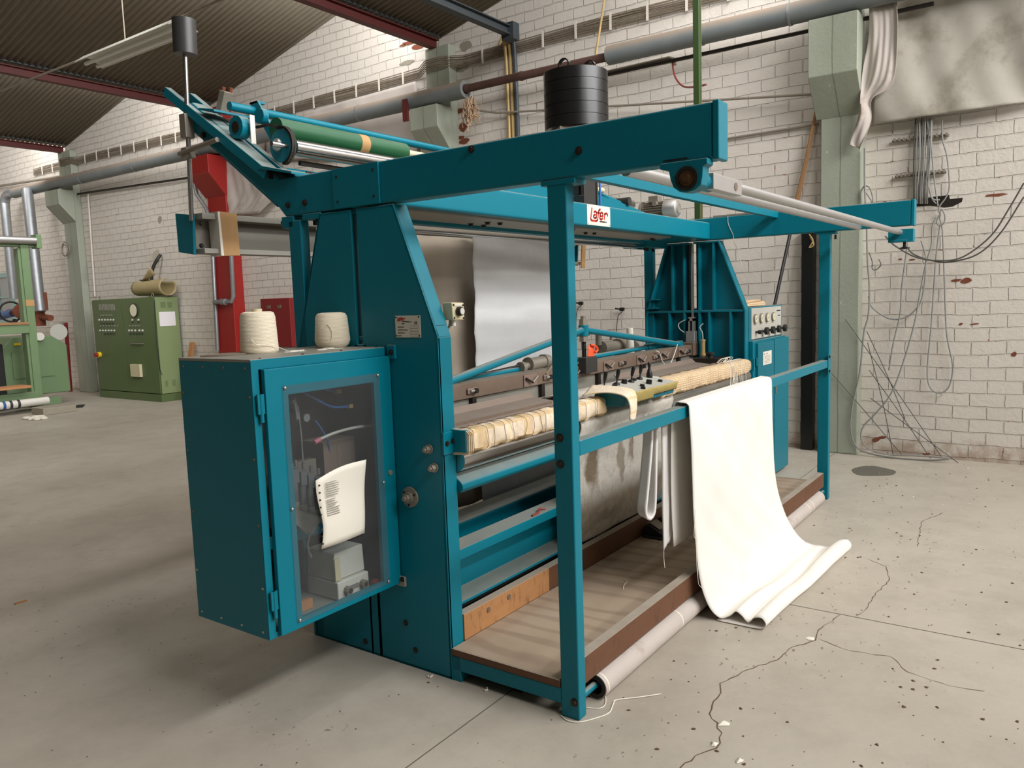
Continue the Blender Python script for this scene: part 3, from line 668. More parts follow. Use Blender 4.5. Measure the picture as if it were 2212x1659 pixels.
drape('wall_tarp', [((462,335),(600,330)), ((466,380),(604,370)), ((470,420),(606,395)), ((472,445),(600,420)), ((474,466),(560,462))], 'tarp2', 'stained pale tarp hanging right of the red column', 5.38, .022, 2, freq=8)
drape('wall_tarp', [((575,268),(900,176)), ((575,285),(905,215)), ((575,320),(905,290)), ((575,345),(900,340))], 'tarp2', 'pale plastic tarp behind the lagged pipe, left of chipped column', 5.44, .012, 6)

# striplight on its catenary cable
yA, yB = 7.0, 5.28; lx = 2.07; lz = 4.13
t = thing('strip_light', (lx, (yA+yB)/2, lz), 'dusty twin tube striplight hanging under the corrugated roof', 'lamp')
obj('housing', MB().prism([(lx-.15, lz-.02), (lx-.05, lz+.06), (lx+.05, lz+.06), (lx+.15, lz-.02), (lx+.14, lz-.025), (lx+.045, lz+.05), (lx-.045, lz+.05), (lx-.14, lz-.025)], 1, yB, yA), 'lamp_white', t)
for s_ in (-1, 1): obj('tube', MB().cyl((lx+s_*.06, yB+.06, lz-.03), (lx+s_*.06, yA-.06, lz-.03), .018, 12), 'tube_glass', t)
obj('end_cap', MB().box(lx-.05, lx+.05, yB-.03, yB+.04, lz-.02, lz+.05), 'white_plastic', t)
tag(obj('catenary_cable', MB().tube([(lx, 20, 4.3), (lx, yA, lz+.065), (lx, yB, lz+.08), (lx, -4, 4.35)], .011, 6), 'conduit'), 'pale catenary cable carrying the striplight across the hall', 'cable')
tag(obj('hanger_wire', MB().tube([(lx+.02, 6.3, lz+.06), (lx+.02, 6.3, 5.57)], .006, 6), 'conduit'), 'thin hanger wire from the roof to the striplight', 'wire')

# floor wear: cracks and the saw-cut joint are thin strips in the floor
fl = bpy.data.objects['floor']
def ribbon(pts, w, z=.0012, jit=0, seed=1):
    r2 = random.Random(seed); P = [Vector((p[0], p[1], z)) for p in pts]; Q = []
    for a, b in zip(P, P[1:]):
        n = max(1, int((b-a).length/.03)) if jit else 1
        for k in range(n): Q.append(a.lerp(b, k/n) + (Vector((r2.uniform(-jit,jit), r2.uniform(-jit,jit), 0)) if k else Vector()))
    Q.append(P[-1]); L, R2 = [], []
    for i, p in enumerate(Q):
        d = (Q[min(i+1,len(Q)-1)]-Q[max(i-1,0)]).normalized(); nn = Vector((-d.y, d.x, 0))*w*(r2.uniform(.4,1.3) if jit else 1)/2
        L.append(p+nn); R2.append(p-nn)
    return MB().grid([L, R2], False)
ck = [(-.2,-.5),(-.072,-.425),(.02,-.44),(.099,-.483),(.2,-.465),(.3,-.38),(.391,-.36),(.47,-.36),(.54,-.33),(.704,-.382),(.856,-.461),(1.012,-.479),(1.131,-.545),(1.249,-.528),(1.477,-.571)]
obj('crack', ribbon(ck, .0045, jit=.006), 'rubble', fl)
obj('crack', ribbon([(1.503,-.637),(1.62,-.66),(1.783,-.655),(2.061,-.681),(2.281,-.631),(2.369,-.518)], .004, jit=.006, seed=4), 'rubble', fl)
obj('crack', ribbon([(1.15,-.56),(1.1,-.7),(1.13,-.85),(1.02,-.93),(.98,-1.08),(1.0,-1.2)], .003, jit=.006, seed=9), 'rubble', fl)
obj('crack', ribbon([(2.75,-.72),(3.3,-.66),(3.6,-.75)], .004, jit=.008, seed=6), 'rubble', fl)
obj('joint', ribbon([(1.482,2.5),(1.482,-9)], .005, .001), 'floor_oil', fl)
obj('joint', ribbon([(-10,.32),(5.4,.36)], .005, .001), 'floor_oil', fl)
obj('joint', ribbon([(-4.2,9),(-4.2,-9)], .004, .001), 'floor_oil', fl)
q = []
cx, cy = 4.72, -.1
for i in range(20):
    a = i*PI/10; q.append((cx+.2*math.cos(a)*(1+.15*math.sin(3*a)), cy+.17*math.sin(a), .0015))
obj('oil_stain', MB().add(q, [tuple(range(20))]), 'floor_oil', fl)
rnd = random.Random(21); db = MB(); wb = MB()
def crumb(b, x, y, s_):
    n = 5; vs = [(x+s_*math.cos(2*PI*i/n+rnd.random())*rnd.uniform(.5,1.2), y+s_*math.sin(2*PI*i/n+rnd.random())*rnd.uniform(.5,1.2), .0015) for i in range(n)]+[(x, y, s_*.5+.001)]
    b.add(vs, [(i,(i+1)%n,n) for i in range(n)])
for i in range(520):
    x = rnd.uniform(-1.2, 4.9); y = rnd.uniform(-2.2, 0) if rnd.random() < .8 else rnd.uniform(-.3, .8)
    if x > 0 and y > -.05: y = -.1-rnd.random()
    crumb(db, x, y, rnd.choice((.003,.004,.005,.009)))
for i in range(60): crumb(wb, rnd.uniform(3.8, 5.3), rnd.uniform(-1, .9), rnd.choice((.004,.006,.01)))
for i in range(90): crumb(db, rnd.uniform(-1.5, -.2), rnd.uniform(.2, 5), .004)
tag(obj('floor_crumbs', db, 'rubble'), 'brown crumbs and grit scattered over the concrete floor', 'debris', kind='stuff')
tag(obj('floor_flakes', wb, 'flake'), 'white paint flakes lying by the column foot', 'debris', kind='stuff')
for (u, v, s_, lab) in ((1562,1564,.022,'large white flake on the floor crack'),(1541,1609,.018,'white flake below the large one on the crack'),(1598,1644,.02,'white flake near the bottom edge of the floor'),(1750,1380,.018,'cream flake where the floor crack forks')):
    b = MB(); p = onz(0, u, v); crumb(b, p.x, p.y, s_); tag(obj('paint_flake', b, 'flake'), lab, 'flake')
p = onz(0, 45, 1302); tag(obj('wood_chip', MB().box(p.x-.03, p.x+.03, p.y-.008, p.y+.008, 0, .006), 'wood_raw'), 'small pale wood chip on the floor at far left', 'wood chip')
p = onz(0, 1785, 1187); b = MB(); crumb(b, p.x, p.y, .03); tag(obj('brick_chip', b, 'rust'), 'small reddish brick chip beyond the draped canvas', 'brick chip')
# daylight from the roof glazing; last strip added at the near wall to brighten fronts
def area(name, loc, rot, sx, sy, power, col=(.99,.99,1.0)):
    ld = bpy.data.lights.new(name, 'AREA'); ld.shape = 'RECTANGLE'; ld.size = sx; ld.size_y = sy; ld.energy = power; ld.color = col
    o = bpy.data.objects.new(name, ld); o.location = loc; o.rotation_euler = rot; C.objects.link(o); return o
for i, y in enumerate(YV+[-9.12]):
    p = {0: 300, 1: 330, 2: 270, 3: 250, 4: 280, 5: 600, 6: 480}[i]
    area('daylight', (1.7, y+.08, 5.36), (math.radians(72), 0, 0), 7.4, .9, p)
w = bpy.data.worlds.new('World'); bpy.context.scene.world = w; w.use_nodes = True
w.node_tree.nodes['Background'].inputs[0].default_value = (.93,.97,1,1); w.node_tree.nodes['Background'].inputs[1].default_value = .35
# ------------------------------------------------------------------ the raising machine
L = 3.655
MC = thing('textile_machine', (L/2, .8, 0), 'large teal raising machine for cloth, standing across the middle of the hall', 'machine')
# side frames: near one shows its plain outer plate, far one its ribbed inner side
def side_frame(x0, x1, face):
    """outline in (y, z): foot, shoulder, sloping front, two plates with a slot between"""
    front = [(.604,0),(1.02,0),(1.02,1.945),(.995,1.945),(.81,1.945),(.62,1.455),(.604,1.41)]
    rear = [(1.055,0),(1.44,0),(1.44,1.36),(1.425,1.41),(1.25,1.945),(1.055,1.945)]
    b = MB(); web = (x0, x0+.012) if face > 0 else (x1-.012, x1)
    b.prism(front, 0, *web); b.prism(rear, 0, *web)
    b.prism([(1.0,0),(1.07,0),(1.07,1.38),(1.0,1.38)], 0, web[0], web[1])
    f = obj('side_frame', b, 'teal', MC, bevel=.002)
    fl = MB(); t = .014
    def edge(P):
        for a, c in zip(P, P[1:]):
            a, c = Vector((0,)+a), Vector((0,)+c); d = (c-a).normalized(); nrm = Vector((0, -d.z, d.y))*t
            q = [a, c, c+nrm, a+nrm]; fl.prism([(p.y, p.z) for p in q], 0, x0, x1)
    edge([(.604,0),(.604,1.41),(.62,1.455),(.81,1.945),(1.02,1.945)][::-1]); edge([(1.06,1.945),(1.25,1.945),(1.425,1.41),(1.44,1.36),(1.44,0)][::-1])
    fl.box(x0, x1, .605, 1.439, 0, .014)
    obj('edge_flange', fl, 'teal', f, bevel=.003)
    rb = MB()
    xa, xb = (x0+.012, x1-.004) if face > 0 else (x0+.004, x1-.012)
    rb.box(xa, xb, .618, 1.43, 1.395, 1.412)
    for (y, za, zb) in ((1.2,1.412,1.93),(.858,1.412,1.93),(1.10,1.412,1.94),(.975,1.412,1.94),(1.23,.014,1.395),(.895,.014,1.395),(.724,.014,1.395),(.975,.014,1.395),(1.1,.014,1.395)):
        rb.box(xa, xb, y-.008, y+.008, za, zb)
    obj('rib', rb, 'teal', f, kind='stuff', bevel=.002)
    return f
near = side_frame(0, .082, 1)
far = side_frame(3.573, L, -1)
# dark slot lining with its guide rod on each frame
for x0, x1, par in ((.05,.08,near),(3.6,3.63,far)):
    obj('guide_rail', MB().box(x0+.01, x1, .998, 1.008, .9, 1.94).box(x0+.01, x1, 1.066, 1.075, .9, 1.94), 'iron', par)
    xc_ = (x0+x1)/2-.03
    obj('guide_rod', MB().cyl((xc_, 1.03, 1.2), (xc_, 1.03, 1.93), .011), 'chrome', par)
obj('guide_block', MB().box(3.53, 3.6, .995, 1.07, 1.165, 1.25), 'alu', far, bevel=.004)
obj('guide_clevis', MB().box(3.55, 3.6, 1.01, 1.02, 1.25, 1.35).box(3.55, 3.6, 1.045, 1.055, 1.25, 1.35).box(3.55, 3.6, 1.01, 1.055, 1.33, 1.36), 'alu', far)
obj('air_cylinder', MB().cyl((3.54,.93,.98),(3.54,.93,1.17), .017).cyl((3.54,.93,1.17),(3.54,.93,1.185), .02).cyl((3.54,.93,1.06),(3.54,.93,1.075), .022), 'brass', far)
cable('air_hose', [(3.54,.93,1.18),(3.54,.935,1.24),(3.54,.955,1.28),(3.55,.93,1.31)], .004, 'clear_hose', far)
cable('air_hose', [(3.53,1.08,1.24),(3.53,1.12,1.27),(3.54,1.13,1.31),(3.55,1.08,1.34)], .004, 'clear_hose', far)
obj('step_bracket', MB().box(3.56, 3.64, 1.32, 1.40, 1.5, 1.51).box(3.56, 3.64, 1.33, 1.42, 1.43, 1.44), 'teal', far)
# bolts and flanges on the near outer plate
xo = -.001
for (y, z) in ((.673,.96),(.648,.886)):
    obj('hex_nut', MB().cyl((xo,y,z),(xo-.006,y,z),.02,20).tube([(xo-.006,y,z),(xo-.026,y,z)],.0155,6).cyl((xo-.026,y,z),(xo-.036,y,z),.008,12), 'steel', near, bevel=.001)
y, z = .787, .749
fb = MB().cyl((xo,y,z),(xo-.01,y,z),.043,28).cyl((xo-.01,y,z),(xo-.022,y,z),.024,20).tube([(xo-.022,y,z),(xo-.036,y,z)],.017,6).cyl((xo-.036,y,z),(xo-.046,y,z),.01,12)
obj('flange_nut', fb, 'steel', near, bevel=.001)
for a in range(3):
    aa = a*2.1+.6; obj('flange_screw', MB().cyl((xo-.01,y+.033*math.cos(aa),z+.033*math.sin(aa)),(xo-.014,y+.033*math.cos(aa),z+.033*math.sin(aa)),.005,8), 'iron', near)
for (u, v) in ((898,1404),(877,1345),(790,1385)):
    p = onx(0, u, v); obj('bolt', hexbolt((xo,p.y,p.z),(-1,0,0),.009,.006), 'iron', near)
# nameplate
np_ = obj('nameplate', MB().box(-.003, -.0005, .689, .826, 1.41, 1.498), 'plate', near, bevel=.0008)
for (yy, zz) in ((.82,1.492),(.696,1.492),(.82,1.417),(.696,1.417)): obj('rivet', MB().cyl((-.003,yy,zz),(-.005,yy,zz),.0035,10), 'bolt', np_)
def stroke(b, pts, w, O, X, Y, Z, th=.0007):
    P = [O + X*p[0] + Y*p[1] for p in pts]
    for a, c in zip(P, P[1:]):
        d = (c-a).normalized(); nn = Z.cross(d)*w/2
        q = [a+nn-d*w*.12, a-nn-d*w*.12, c-nn+d*w*.12, c+nn+d*w*.12]; b.add(q+[k+Z*th for k in q], [(0,1,2,3),(7,6,5,4),(0,4,5,1),(1,5,6,2),(2,6,7,3),(3,7,4,0)])
    for c in P:
        n = 12; ring = [c + (X*math.cos(2*PI*i/n) + Y*math.sin(2*PI*i/n))*w/2 for i in range(n)]
        b.add(ring+[k+Z*th for k in ring], [tuple(range(n)), tuple(range(n,2*n))]+[(i,(i+1)%n,n+(i+1)%n,n+i) for i in range(n)])
def logo(O, X, Y, s, bar=True, red='red_ink', parent=None):
    """the maker's word: l and f joined under the a, then e and r, dark bar below"""
    sx, sy = s if isinstance(s, tuple) else (s, s); O, X, Y = Vector(O), Vector(X)*sx, Vector(Y)*sy; s = sy; Z = Vector(X).cross(Vector(Y)).normalized()
    w = .135*s; b = MB(); arc = lambda cx, cy, rx, ry, a0, a1, n=10: [(cx+rx*math.cos(math.radians(a0+(a1-a0)*i/n)), cy+ry*math.sin(math.radians(a0+(a1-a0)*i/n))) for i in range(n+1)]
    sk = lambda P: [(x+.12*y, y) for x, y in P]
    stroke(b, sk([(.02,1.0),(.02,.3)]+arc(.12,.28,.1,.12,180,270,5)+[(.3,.16)]+arc(.34,.27,.1,.11,270,360,5)+[(.45,.82)]+arc(.53,.84,.08,.12,180,80,6)), w, O, X, Y, Z)
    stroke(b, sk([(.37,.72),(.54,.72)]), w*.8, O, X, Y, Z)
    stroke(b, sk(arc(.25,.66,.09,.13,160,0,8)+[(.34,.33)]), w, O, X, Y, Z)
    stroke(b, sk(arc(.26,.46,.09,.11,75,350,12)), w, O, X, Y, Z)
    stroke(b, sk([(.56,.53),(.73,.53)]+arc(.645,.63,.085,.14,0,180,8)+[(.56,.42)]+arc(.645,.42,.085,.12,180,350,8)), w, O, X, Y, Z)
    stroke(b, sk([(.84,.76),(.84,.32)]), w, O, X, Y, Z); stroke(b, sk(arc(.93,.62,.09,.14,170,0,8)+[(1.02,.58)]), w, O, X, Y, Z)
    lg = obj('logo', b, red, parent)
    if bar:
        b2 = MB(); stroke(b2, [(.6,.16),(1.02,.16)], .09*s, O, X, Y, Z, .0007); obj('logo_bar', b2, 'dark_ink', parent)
        b3 = MB(); stroke(b3, [(.93,.165),(.96,.165)], .04*s, O, X, Y, Z, .0012); obj('logo_mark', b3, 'enamel', parent)
    return lg
NX, NY = Vector((0,-1,0)), Vector((0,0,1))
logo((-.0032,.815,1.474), NX, NY, (.042,.019), False, parent=np_)
def np_text(body, size, y, z, mat='dark_ink', bold=False): obj('plate_text', text_mb(body, size, (-.0034, y, z), NX, NY, .0003, bold), mat, np_)
obj('plate_text', MB().box(-.0036,-.003,.762,.787,1.4735,1.4765), 'dark_ink', np_)
np_text('CE', .014, .722, 1.464, bold=True)
np_text('LAFER S.p.A.', .006, .765, 1.4715); np_text('SCHIO', .006, .79, 1.464)
for i, s_ in enumerate(('MACCHINA', 'ALTEZZA TAVOLA', 'MATRICOLA', 'ANNO')):
    z = 1.450-.0117*i; np_text(s_, .0065, .812, z)
    fr = MB()
    for (a, c2, d, e) in ((.7,.744,z-.002,z-.0014),(.7,.744,z+.0074,z+.008),(.7,.7006,z-.002,z+.008),(.7434,.744,z-.002,z+.008)): fr.box(-.0036,-.003,a,c2,d,e)
    obj('plate_field', fr, 'ink', np_)
# top beams with the bent-up rear arms
def top_beam(x0, x1, s):
    P = [(-.52,2.121),(-.52,1.952),(1.47,1.952),(2.15,2.44),(2.21,2.47),(2.16,2.55),(1.53,2.12)]
    P = [(-.52,1.952),(1.475,1.952),(1.53,2.01),(2.18,2.468),(2.20,2.53),(2.12,2.56),(1.50,2.121),(-.52,2.121)]
    b = obj('top_beam', MB().prism(P, 0, x0, x1), 'teal', MC, bevel=.009)
    return b
tb = top_beam(.001, .075, 1); tb2 = top_beam(3.58, L, -1)
obj('end_cap', MB().box(-.001, .077, -.541, -.519, 1.949, 2.124), 'teal_clean', tb, bevel=.005)
obj('end_cap', MB().box(3.578, L+.002, -.541, -.519, 1.949, 2.124), 'teal_clean', tb2, bevel=.005)
obj('splice_plate', MB().box(-.006, .001, .877, 1.147, 1.955, 2.119), 'teal', tb, bevel=.001)
for (yy, zz) in ((.905,2.09),(.905,1.985),(1.12,2.085),(1.12,1.982)): obj('rivet', MB().cyl((-.006,yy,zz),(-.009,yy,zz),.005,10), 'bolt', tb)
bolts([(0,.401,2.103),(0,-.054,2.037),(0,1.335,2.0),(0,1.447,2.0)], (-1,0,0), tb, .0095, .01)
obj('beam_dark_strip', MB().box(-.0015, .001, -.44, -.36, 1.962, 1.966), 'iron', tb)  # thin dark strip on the outer face of the beam
obj('joint_block', MB().box(.0, .075, 1.42, 1.50, 1.9, 1.952).box(.0, .078, 1.24, 1.36, 1.925, 1.952), 'teal', tb, bevel=.004)
obj('joint_bolts', MB().cyl((.02,1.28,1.905),(.02,1.28,1.93),.012,6).cyl((.05,1.33,1.905),(.05,1.33,1.93),.012,6).cyl((.03,1.5,1.93),(.03,1.53,1.93),.012,6), 'iron', tb, kind='stuff')
# ladder-like tension rails riding on the near arm
def rail(xa, xb, A, B, h=.045):
    b = MB(); A = Vector((0,)+A); B = Vector((0,)+B); d = (B-A).normalized(); n = Vector((0,-d.z,d.y))*h
    if n.z > 0: n = -n
    b.prism([(p.y,p.z) for p in (A,B,B+n,A+n)], 0, xa, xb); return b
for x0 in (-.03, 3.6):
    par = tb if x0 < 1 else tb2; sg = 1 if x0 < 1 else -1
    r1 = rail(x0, x0+.035, (2.286,2.655), (1.545,2.165))
    obj('outer_rail', r1, 'teal', par, bevel=.003)
    obj('inner_rail', rail(x0+sg*.11, x0+sg*.11+.035, (2.25,2.64), (1.48,2.12)), 'teal', par, bevel=.003)
    obj('cross_plate', MB().prism([(1.37,2.125),(1.37,2.135),(1.58,2.185),(1.6,2.175)], 0, x0-.005, x0+.2), 'teal', par, bevel=.001)
    obj('cross_plate', MB().prism([(2.02,2.50),(2.02,2.51),(1.9,2.485),(1.9,2.475)], 0, x0, x0+sg*.22 if sg>0 else x0+.03), 'teal', par, bevel=.001)
obj('rail_end', MB().box(-.028, .003, 1.538, 1.546, 2.125, 2.16), 'iron', tb)
bolts([(.09,1.41,2.14),(.14,1.44,2.145)], (0,0,1), tb, .009, .012)
# lower web of the arm
obj('arm_web', MB().prism([(1.53,2.0),(1.95,2.30),(2.13,2.42),(2.2,2.46),(2.2,2.57),(1.55,2.14)], 0, .004, .03), 'teal', tb, bevel=.002)
bolts([onx(0,427,250), onx(0,440,292)], (-1,0,0), tb, .012, .012)
blk = obj('end_block', MB().prism([(2.08,2.52),(2.03,2.62),(1.99,2.605),(2.04,2.505)], 0, .1, .15), 'steel', tb, bevel=.003)
obj('end_block_screw', MB().cyl((.12,2.03,2.61),(.12,2.02,2.635),.009,6).cyl((.14,2.0,2.605),(.14,1.99,2.63),.009,6), 'rust', tb)
# bearings, sprocket and chain
obj('bearing', MB().cyl((.0,1.785,2.39),(.05,1.785,2.39),.052,24).cyl((-.002,1.785,2.39),(0,1.785,2.39),.02,16), 'teal', tb, bevel=.003)
obj('bearing_core', MB().cyl((-.004,1.785,2.39),(.0,1.785,2.39),.026,18), 'iron', tb)
obj('idler', MB().cyl((.1,1.74,2.45),(.13,1.74,2.45),.036,24), 'teal', tb)
sp = obj('sprocket', MB().cyl((.09,1.585,2.29),(.105,1.585,2.29),.075,32), 'teal', tb)
obj('sprocket_hub', MB().sphere((.085,1.60,2.295),.03,16,10,(.6,1,1)), 'alu', sp)
ch = MB()
def link_run(P):
    Q = cat_pts(P, 8); d = 0
    for a, c in zip(Q, Q[1:]):
        ch.tube([a, c], .0075, 6)
cpts = [(.097,1.585+.084*math.cos(a), 2.29+.084*math.sin(a)) for a in [math.radians(t) for t in range(-100, 75, 12)]]
cpts = [(.097, 1.585-.084*math.sin(math.radians(t)), 2.29+.084*math.cos(math.radians(t))) for t in range(-10, 175, 10)]
link_run([(.097,1.76,2.40),(.097,1.66,2.395)]+cpts)
for p in cat_pts(cpts, 2): ch.box(p.x-.014 if False else p.x-.012, p.x+.012, p.y-.005, p.y+.005, p.z-.005, p.z+.005)
obj('chain', ch, 'brass' if False else 'iron', tb, kind='stuff')
obj('strap', MB().box(.03,.056,1.715,1.72,2.31,2.44), 'white_plastic', tb)
# long cross members over the arms
obj('overhead_tube', MB().cyl((.06,1.905,2.515),(3.6,1.905,2.515),.021,16), 'teal_clean', MC)
obj('tube_bracket', MB().prism([(1.935,2.56),(1.875,2.56),(1.70,2.31),(1.75,2.30)], 0, .2,.212).prism([(1.875,2.56),(1.935,2.56),(1.935,2.55),(1.875,2.55)], 0, .2,.25), 'teal', tb)
rl = obj('green_roller', MB().cyl((.13,1.66,2.385),(1.0,1.66,2.385),.05,28), 'green_roll', MC)
p = .95
obj('tape_band', MB().ring((.64,1.66,2.385),(.7,1.66,2.385),.0508,.049), 'cardboard', rl)
obj('roller_core', MB().cyl((1.0,1.66,2.385),(3.3,1.66,2.385),.02,16), 'beige_plastic', rl)
obj('chrome_roller', MB().cyl((.12,1.535,2.28),(3.55,1.535,2.28),.037,28).cyl((.0,1.535,2.28),(3.6,1.535,2.28),.012,12), 'chrome', MC)
obj('lower_tube', MB().cyl((.1,1.62,2.17),(3.58,1.62,2.17),.03,20), 'teal_clean', MC)
obj('back_batten', MB().box(.2,3.5,1.58,1.6,2.215,2.235), 'iron', MC)
# compensator: weighted rods and the hanging box beam behind
cp = obj('compensator_beam', MB().box(.02,3.75,2.215,2.225,1.83,2.03).box(.02,3.75,2.13,2.225,2.0,2.03).box(.02,3.75,2.13,2.225,1.83,1.855), 'grey_beam', MC, bevel=.002)
obj('end_plate', MB().prism([(2.312,2.04),(2.165,2.02),(2.178,1.825),(2.308,1.845)], 0, -.012,.004), 'teal', cp, bevel=.002)
obj('end_plate', MB().prism([(2.312,2.04),(2.165,2.02),(2.178,1.825),(2.308,1.845)], 0, 3.75,3.765), 'teal', cp, bevel=.002)
for (yy, zz) in ((2.16,1.98),(2.17,1.87)): obj('bolt', hexbolt((.03,yy,zz),(0,-1,0),.009), 'iron', cp)
cw = MB(); 
for k in range(6): cw.prism([(.11+.001*k,1.82+.004*k),(.215-.002*k,1.825+.004*k),(.21,2.04),(.105+.002*k,2.045)], 1, 2.105+.004*k, 2.108+.004*k)
obj('wrapped_card', MB().prism([(.12,1.818),(.218,1.822),(.214,2.036),(.108,2.042)], 1, 2.118,2.13), 'cardboard', cp, bevel=.002)
obj('wrapped_card_edge', MB().prism([(.104,1.82),(.12,1.818),(.112,2.04),(.1,2.04)], 1, 2.116,2.2), 'enamel', cp, bevel=.001)
obj('wrapped_card', MB().prism([(3.68,1.80),(3.74,1.80),(3.76,2.0),(3.70,2.0)], 1, 2.09,2.105), 'cardboard', cp, bevel=.002)
rod = obj('counterweight_rod', MB().cyl((-.02,2.16,1.99),(-.02,2.11,2.80),.0115,14), 'chrome', MC)
obj('counterweight', MB().cyl((-.02,2.108,2.775),(-.02,2.10,2.935),.055,28), 'charcoal', rod)
obj('rod_clamp', MB().box(-.045,.005,2.115,2.165,2.385,2.50), 'steel', rod, bevel=.004)
obj('rod_clamp', MB().box(-.045,.005,2.12,2.17,2.29,2.34), 'steel', rod, bevel=.004)
obj('clamp_arm', MB().tube([(-.04,2.19,2.315),(-.04,1.875,2.34)],.012,8), 'steel', rod)
rod2 = obj('counterweight_rod', MB().cyl((L+.02,2.16,1.99),(L+.02,2.11,2.80),.0115,14), 'chrome', MC)
obj('counterweight', MB().cyl((L+.02,2.108,2.775),(L+.02,2.10,2.935),.055,28), 'charcoal', rod2)
# rear legs
for x0, x1 in ((0,.05),(3.6,3.65)):
    obj('rear_leg', MB().box(x0, x1, 1.375, 1.455, 0, 1.93), 'teal', MC, bevel=.004)
# front posts
for x0, nm in ((0,'near'),(3.6,'far')):
    po = obj('front_post', MB().box(x0, x0+.053, 0, .078, 0, 1.94), 'teal', MC, bevel=.006)
    obj('post_bracket', MB().box(x0-.002, x0+.075, -.035, .1, 1.935, 1.952), 'teal', po, bevel=.001)
    if x0 == 0:
        for (yy, zz) in ((.052,1.052),(.052,.957),(.02,.068)): obj('bolt', hexbolt((x0, yy, zz), (-1,0,0), .011, .01), 'bolt', po)
    bolts([(x0+.066,.02,1.9),(x0+.066,-.02,1.9)], (0,0,1), po, .008, .03, 'iron')
obj('post_plate', MB().box(3.565, 3.61, -.004, .0, .94, 1.075), 'teal', MC, bevel=.001)
for zz in (1.06,.955): obj('bolt', hexbolt((3.585,-.004,zz),(0,-1,0),.009,.008), 'bolt', MC)
# rails between posts and frames
gr = obj('guard_rail', MB().box(.053, 3.6, .001, .05, .981, 1.036), 'teal', MC, bevel=.003)
sr = obj('side_rail', MB().box(.002, .05, .078, .604, .046, .106), 'teal', MC, bevel=.003)
obj('side_rail', MB().box(3.604, 3.65, .078, .604, .046, .106), 'teal', MC, bevel=.003)
obj('frame_foot', MB().box(.002, .06, .56, .604, 0, .106), 'teal', MC, bevel=.003)
# upper brace in front and the guide tubes
br = MB().box(.075,3.579,.36,.4,2.075,2.122)
obj('front_brace', br, 'teal', MC, bevel=.003)
g1 = obj('guide_tube', MB().cyl((.36,-.455,1.908),(3.62,-.455,1.91),.018,20), 'alu', MC)
g3 = obj('guide_tube', MB().cyl((.076,-.19,1.967),(3.58,-.19,1.968),.022,24), 'alu', MC)
hz = obj('bearing_housing', MB().prism([(-.515,1.952),(-.36,1.952),(-.36,1.935),(-.39,1.928),(-.395,1.9),(-.405,1.875),(-.425,1.86),(-.45,1.856),(-.475,1.86),(-.495,1.875),(-.5,1.9),(-.502,1.928),(-.515,1.935)][::-1], 0, -.03, .02), 'teal', tb, bevel=.003)
obj('bearing_ring', MB().ring((-.036,-.45,1.898),(-.028,-.45,1.898),.036,.026), 'iron', hz)
obj('bearing_nut', MB().cyl((-.034,-.45,1.898),(-.026,-.45,1.898),.024,18).tube([(-.034,-.45,1.898),(-.042,-.45,1.898)],.013,6), 'bronze', hz)
obj('bolt', MB().cyl((0,-.40,1.915),(0,-.40,1.94),.01,6), 'iron', hz)
obj('clamp_collar', MB().cyl((.02,-.45,1.9),(.15,-.45,1.9),.028,20), 'teal', MC)
obj('clamp_bar', MB().box(.1,.36,-.485,-.45,1.875,1.925), 'alu', MC, bevel=.002)
obj('clamp_screw', MB().cyl((.3,-.487,1.9),(.3,-.484,1.9),.014,16), 'brown_iron', MC)
fb_ = obj('tube_bracket', MB().box(3.58, L+.004, -.535, -.38, 1.845, 1.93).box(3.56,3.6,-.5,-.4,1.845,1.86), 'teal', tb2, bevel=.002)
kn = obj('star_knob', MB().cyl((3.6,-.48,1.81),(3.6,-.48,1.845),.01,10).lathe((3.6,-.48,1.795),[(.012,0),(.034,.004),(.034,.012),(.014,.018)],5), 'black', tb2)
# rear-side cap plates and shackle on the far beam
obj('cover_plate', MB().box(3.585, L-.005, .28, .86, 2.122, 2.135), 'grey_beam', tb2, bevel=.001)
cable('string', [(3.579,.74,2.12),(3.576,.735,2.06),(3.575,.70,1.98),(3.572,.69,1.93),(3.573,.66,1.85),(3.573,.62,1.70)], .0025, 'clear_hose', tb2)
# cross beam with the sign
xb = obj('cross_beam', MB().box(.076, 3.579, .878, 1.22, 1.953, 2.085), 'teal', MC, bevel=.014)
obj('under_plate', MB().box(.15, 2.95, .93, 1.18, 1.945, 1.953), 'grey_beam', xb)
obj('under_channel', MB().box(.1, 3.1, 1.2, 1.26, 1.93, 1.96), 'teal', xb, bevel=.002)
for (x, y) in ((.927,1.035),(1.03,1.138),(.911,1.132),(1.002,1.011),(1.648,.96),(1.951,1.049),(2.033,1.033),(2.842,1.024),(2.94,1.055)):
    obj('bolt', hexbolt((x,y,1.945),(0,0,-1),.012,.012), 'iron', xb)
sg = obj('sign_plate', MB().box(1.672, 1.95, .8745, .878, 1.962, 2.08), 'enamel', xb, bevel=.002)
logo((1.70,.8743,1.974), (1,0,0), (0,0,1), (.195,.088), True, parent=sg)
for (x, z) in ((1.682,2.071),(1.94,2.071),(1.682,1.971),(1.94,1.971)): obj('rivet', MB().cyl((x,.8745,z),(x,.8725,z),.003,8), 'brass', sg)
obj('stiffener_plate', MB().prism([(.35,2.08),(.9,2.16),(1.5,2.205),(2.15,2.21),(2.95,2.12),(3.0,2.08)], 1, 1.08, 1.1), 'teal', xb, bevel=.002)
obj('stay', MB().tube([(2.05,1.12,2.24),(2.62,1.12,2.17)],.012,8).tube([(1.98,1.06,2.235),(2.5,1.1,2.165)],.008,8), 'teal', xb)
obj('pulley', MB().cyl((2.58,1.06,2.185),(2.58,1.16,2.185),.028,20), 'charcoal', xb)
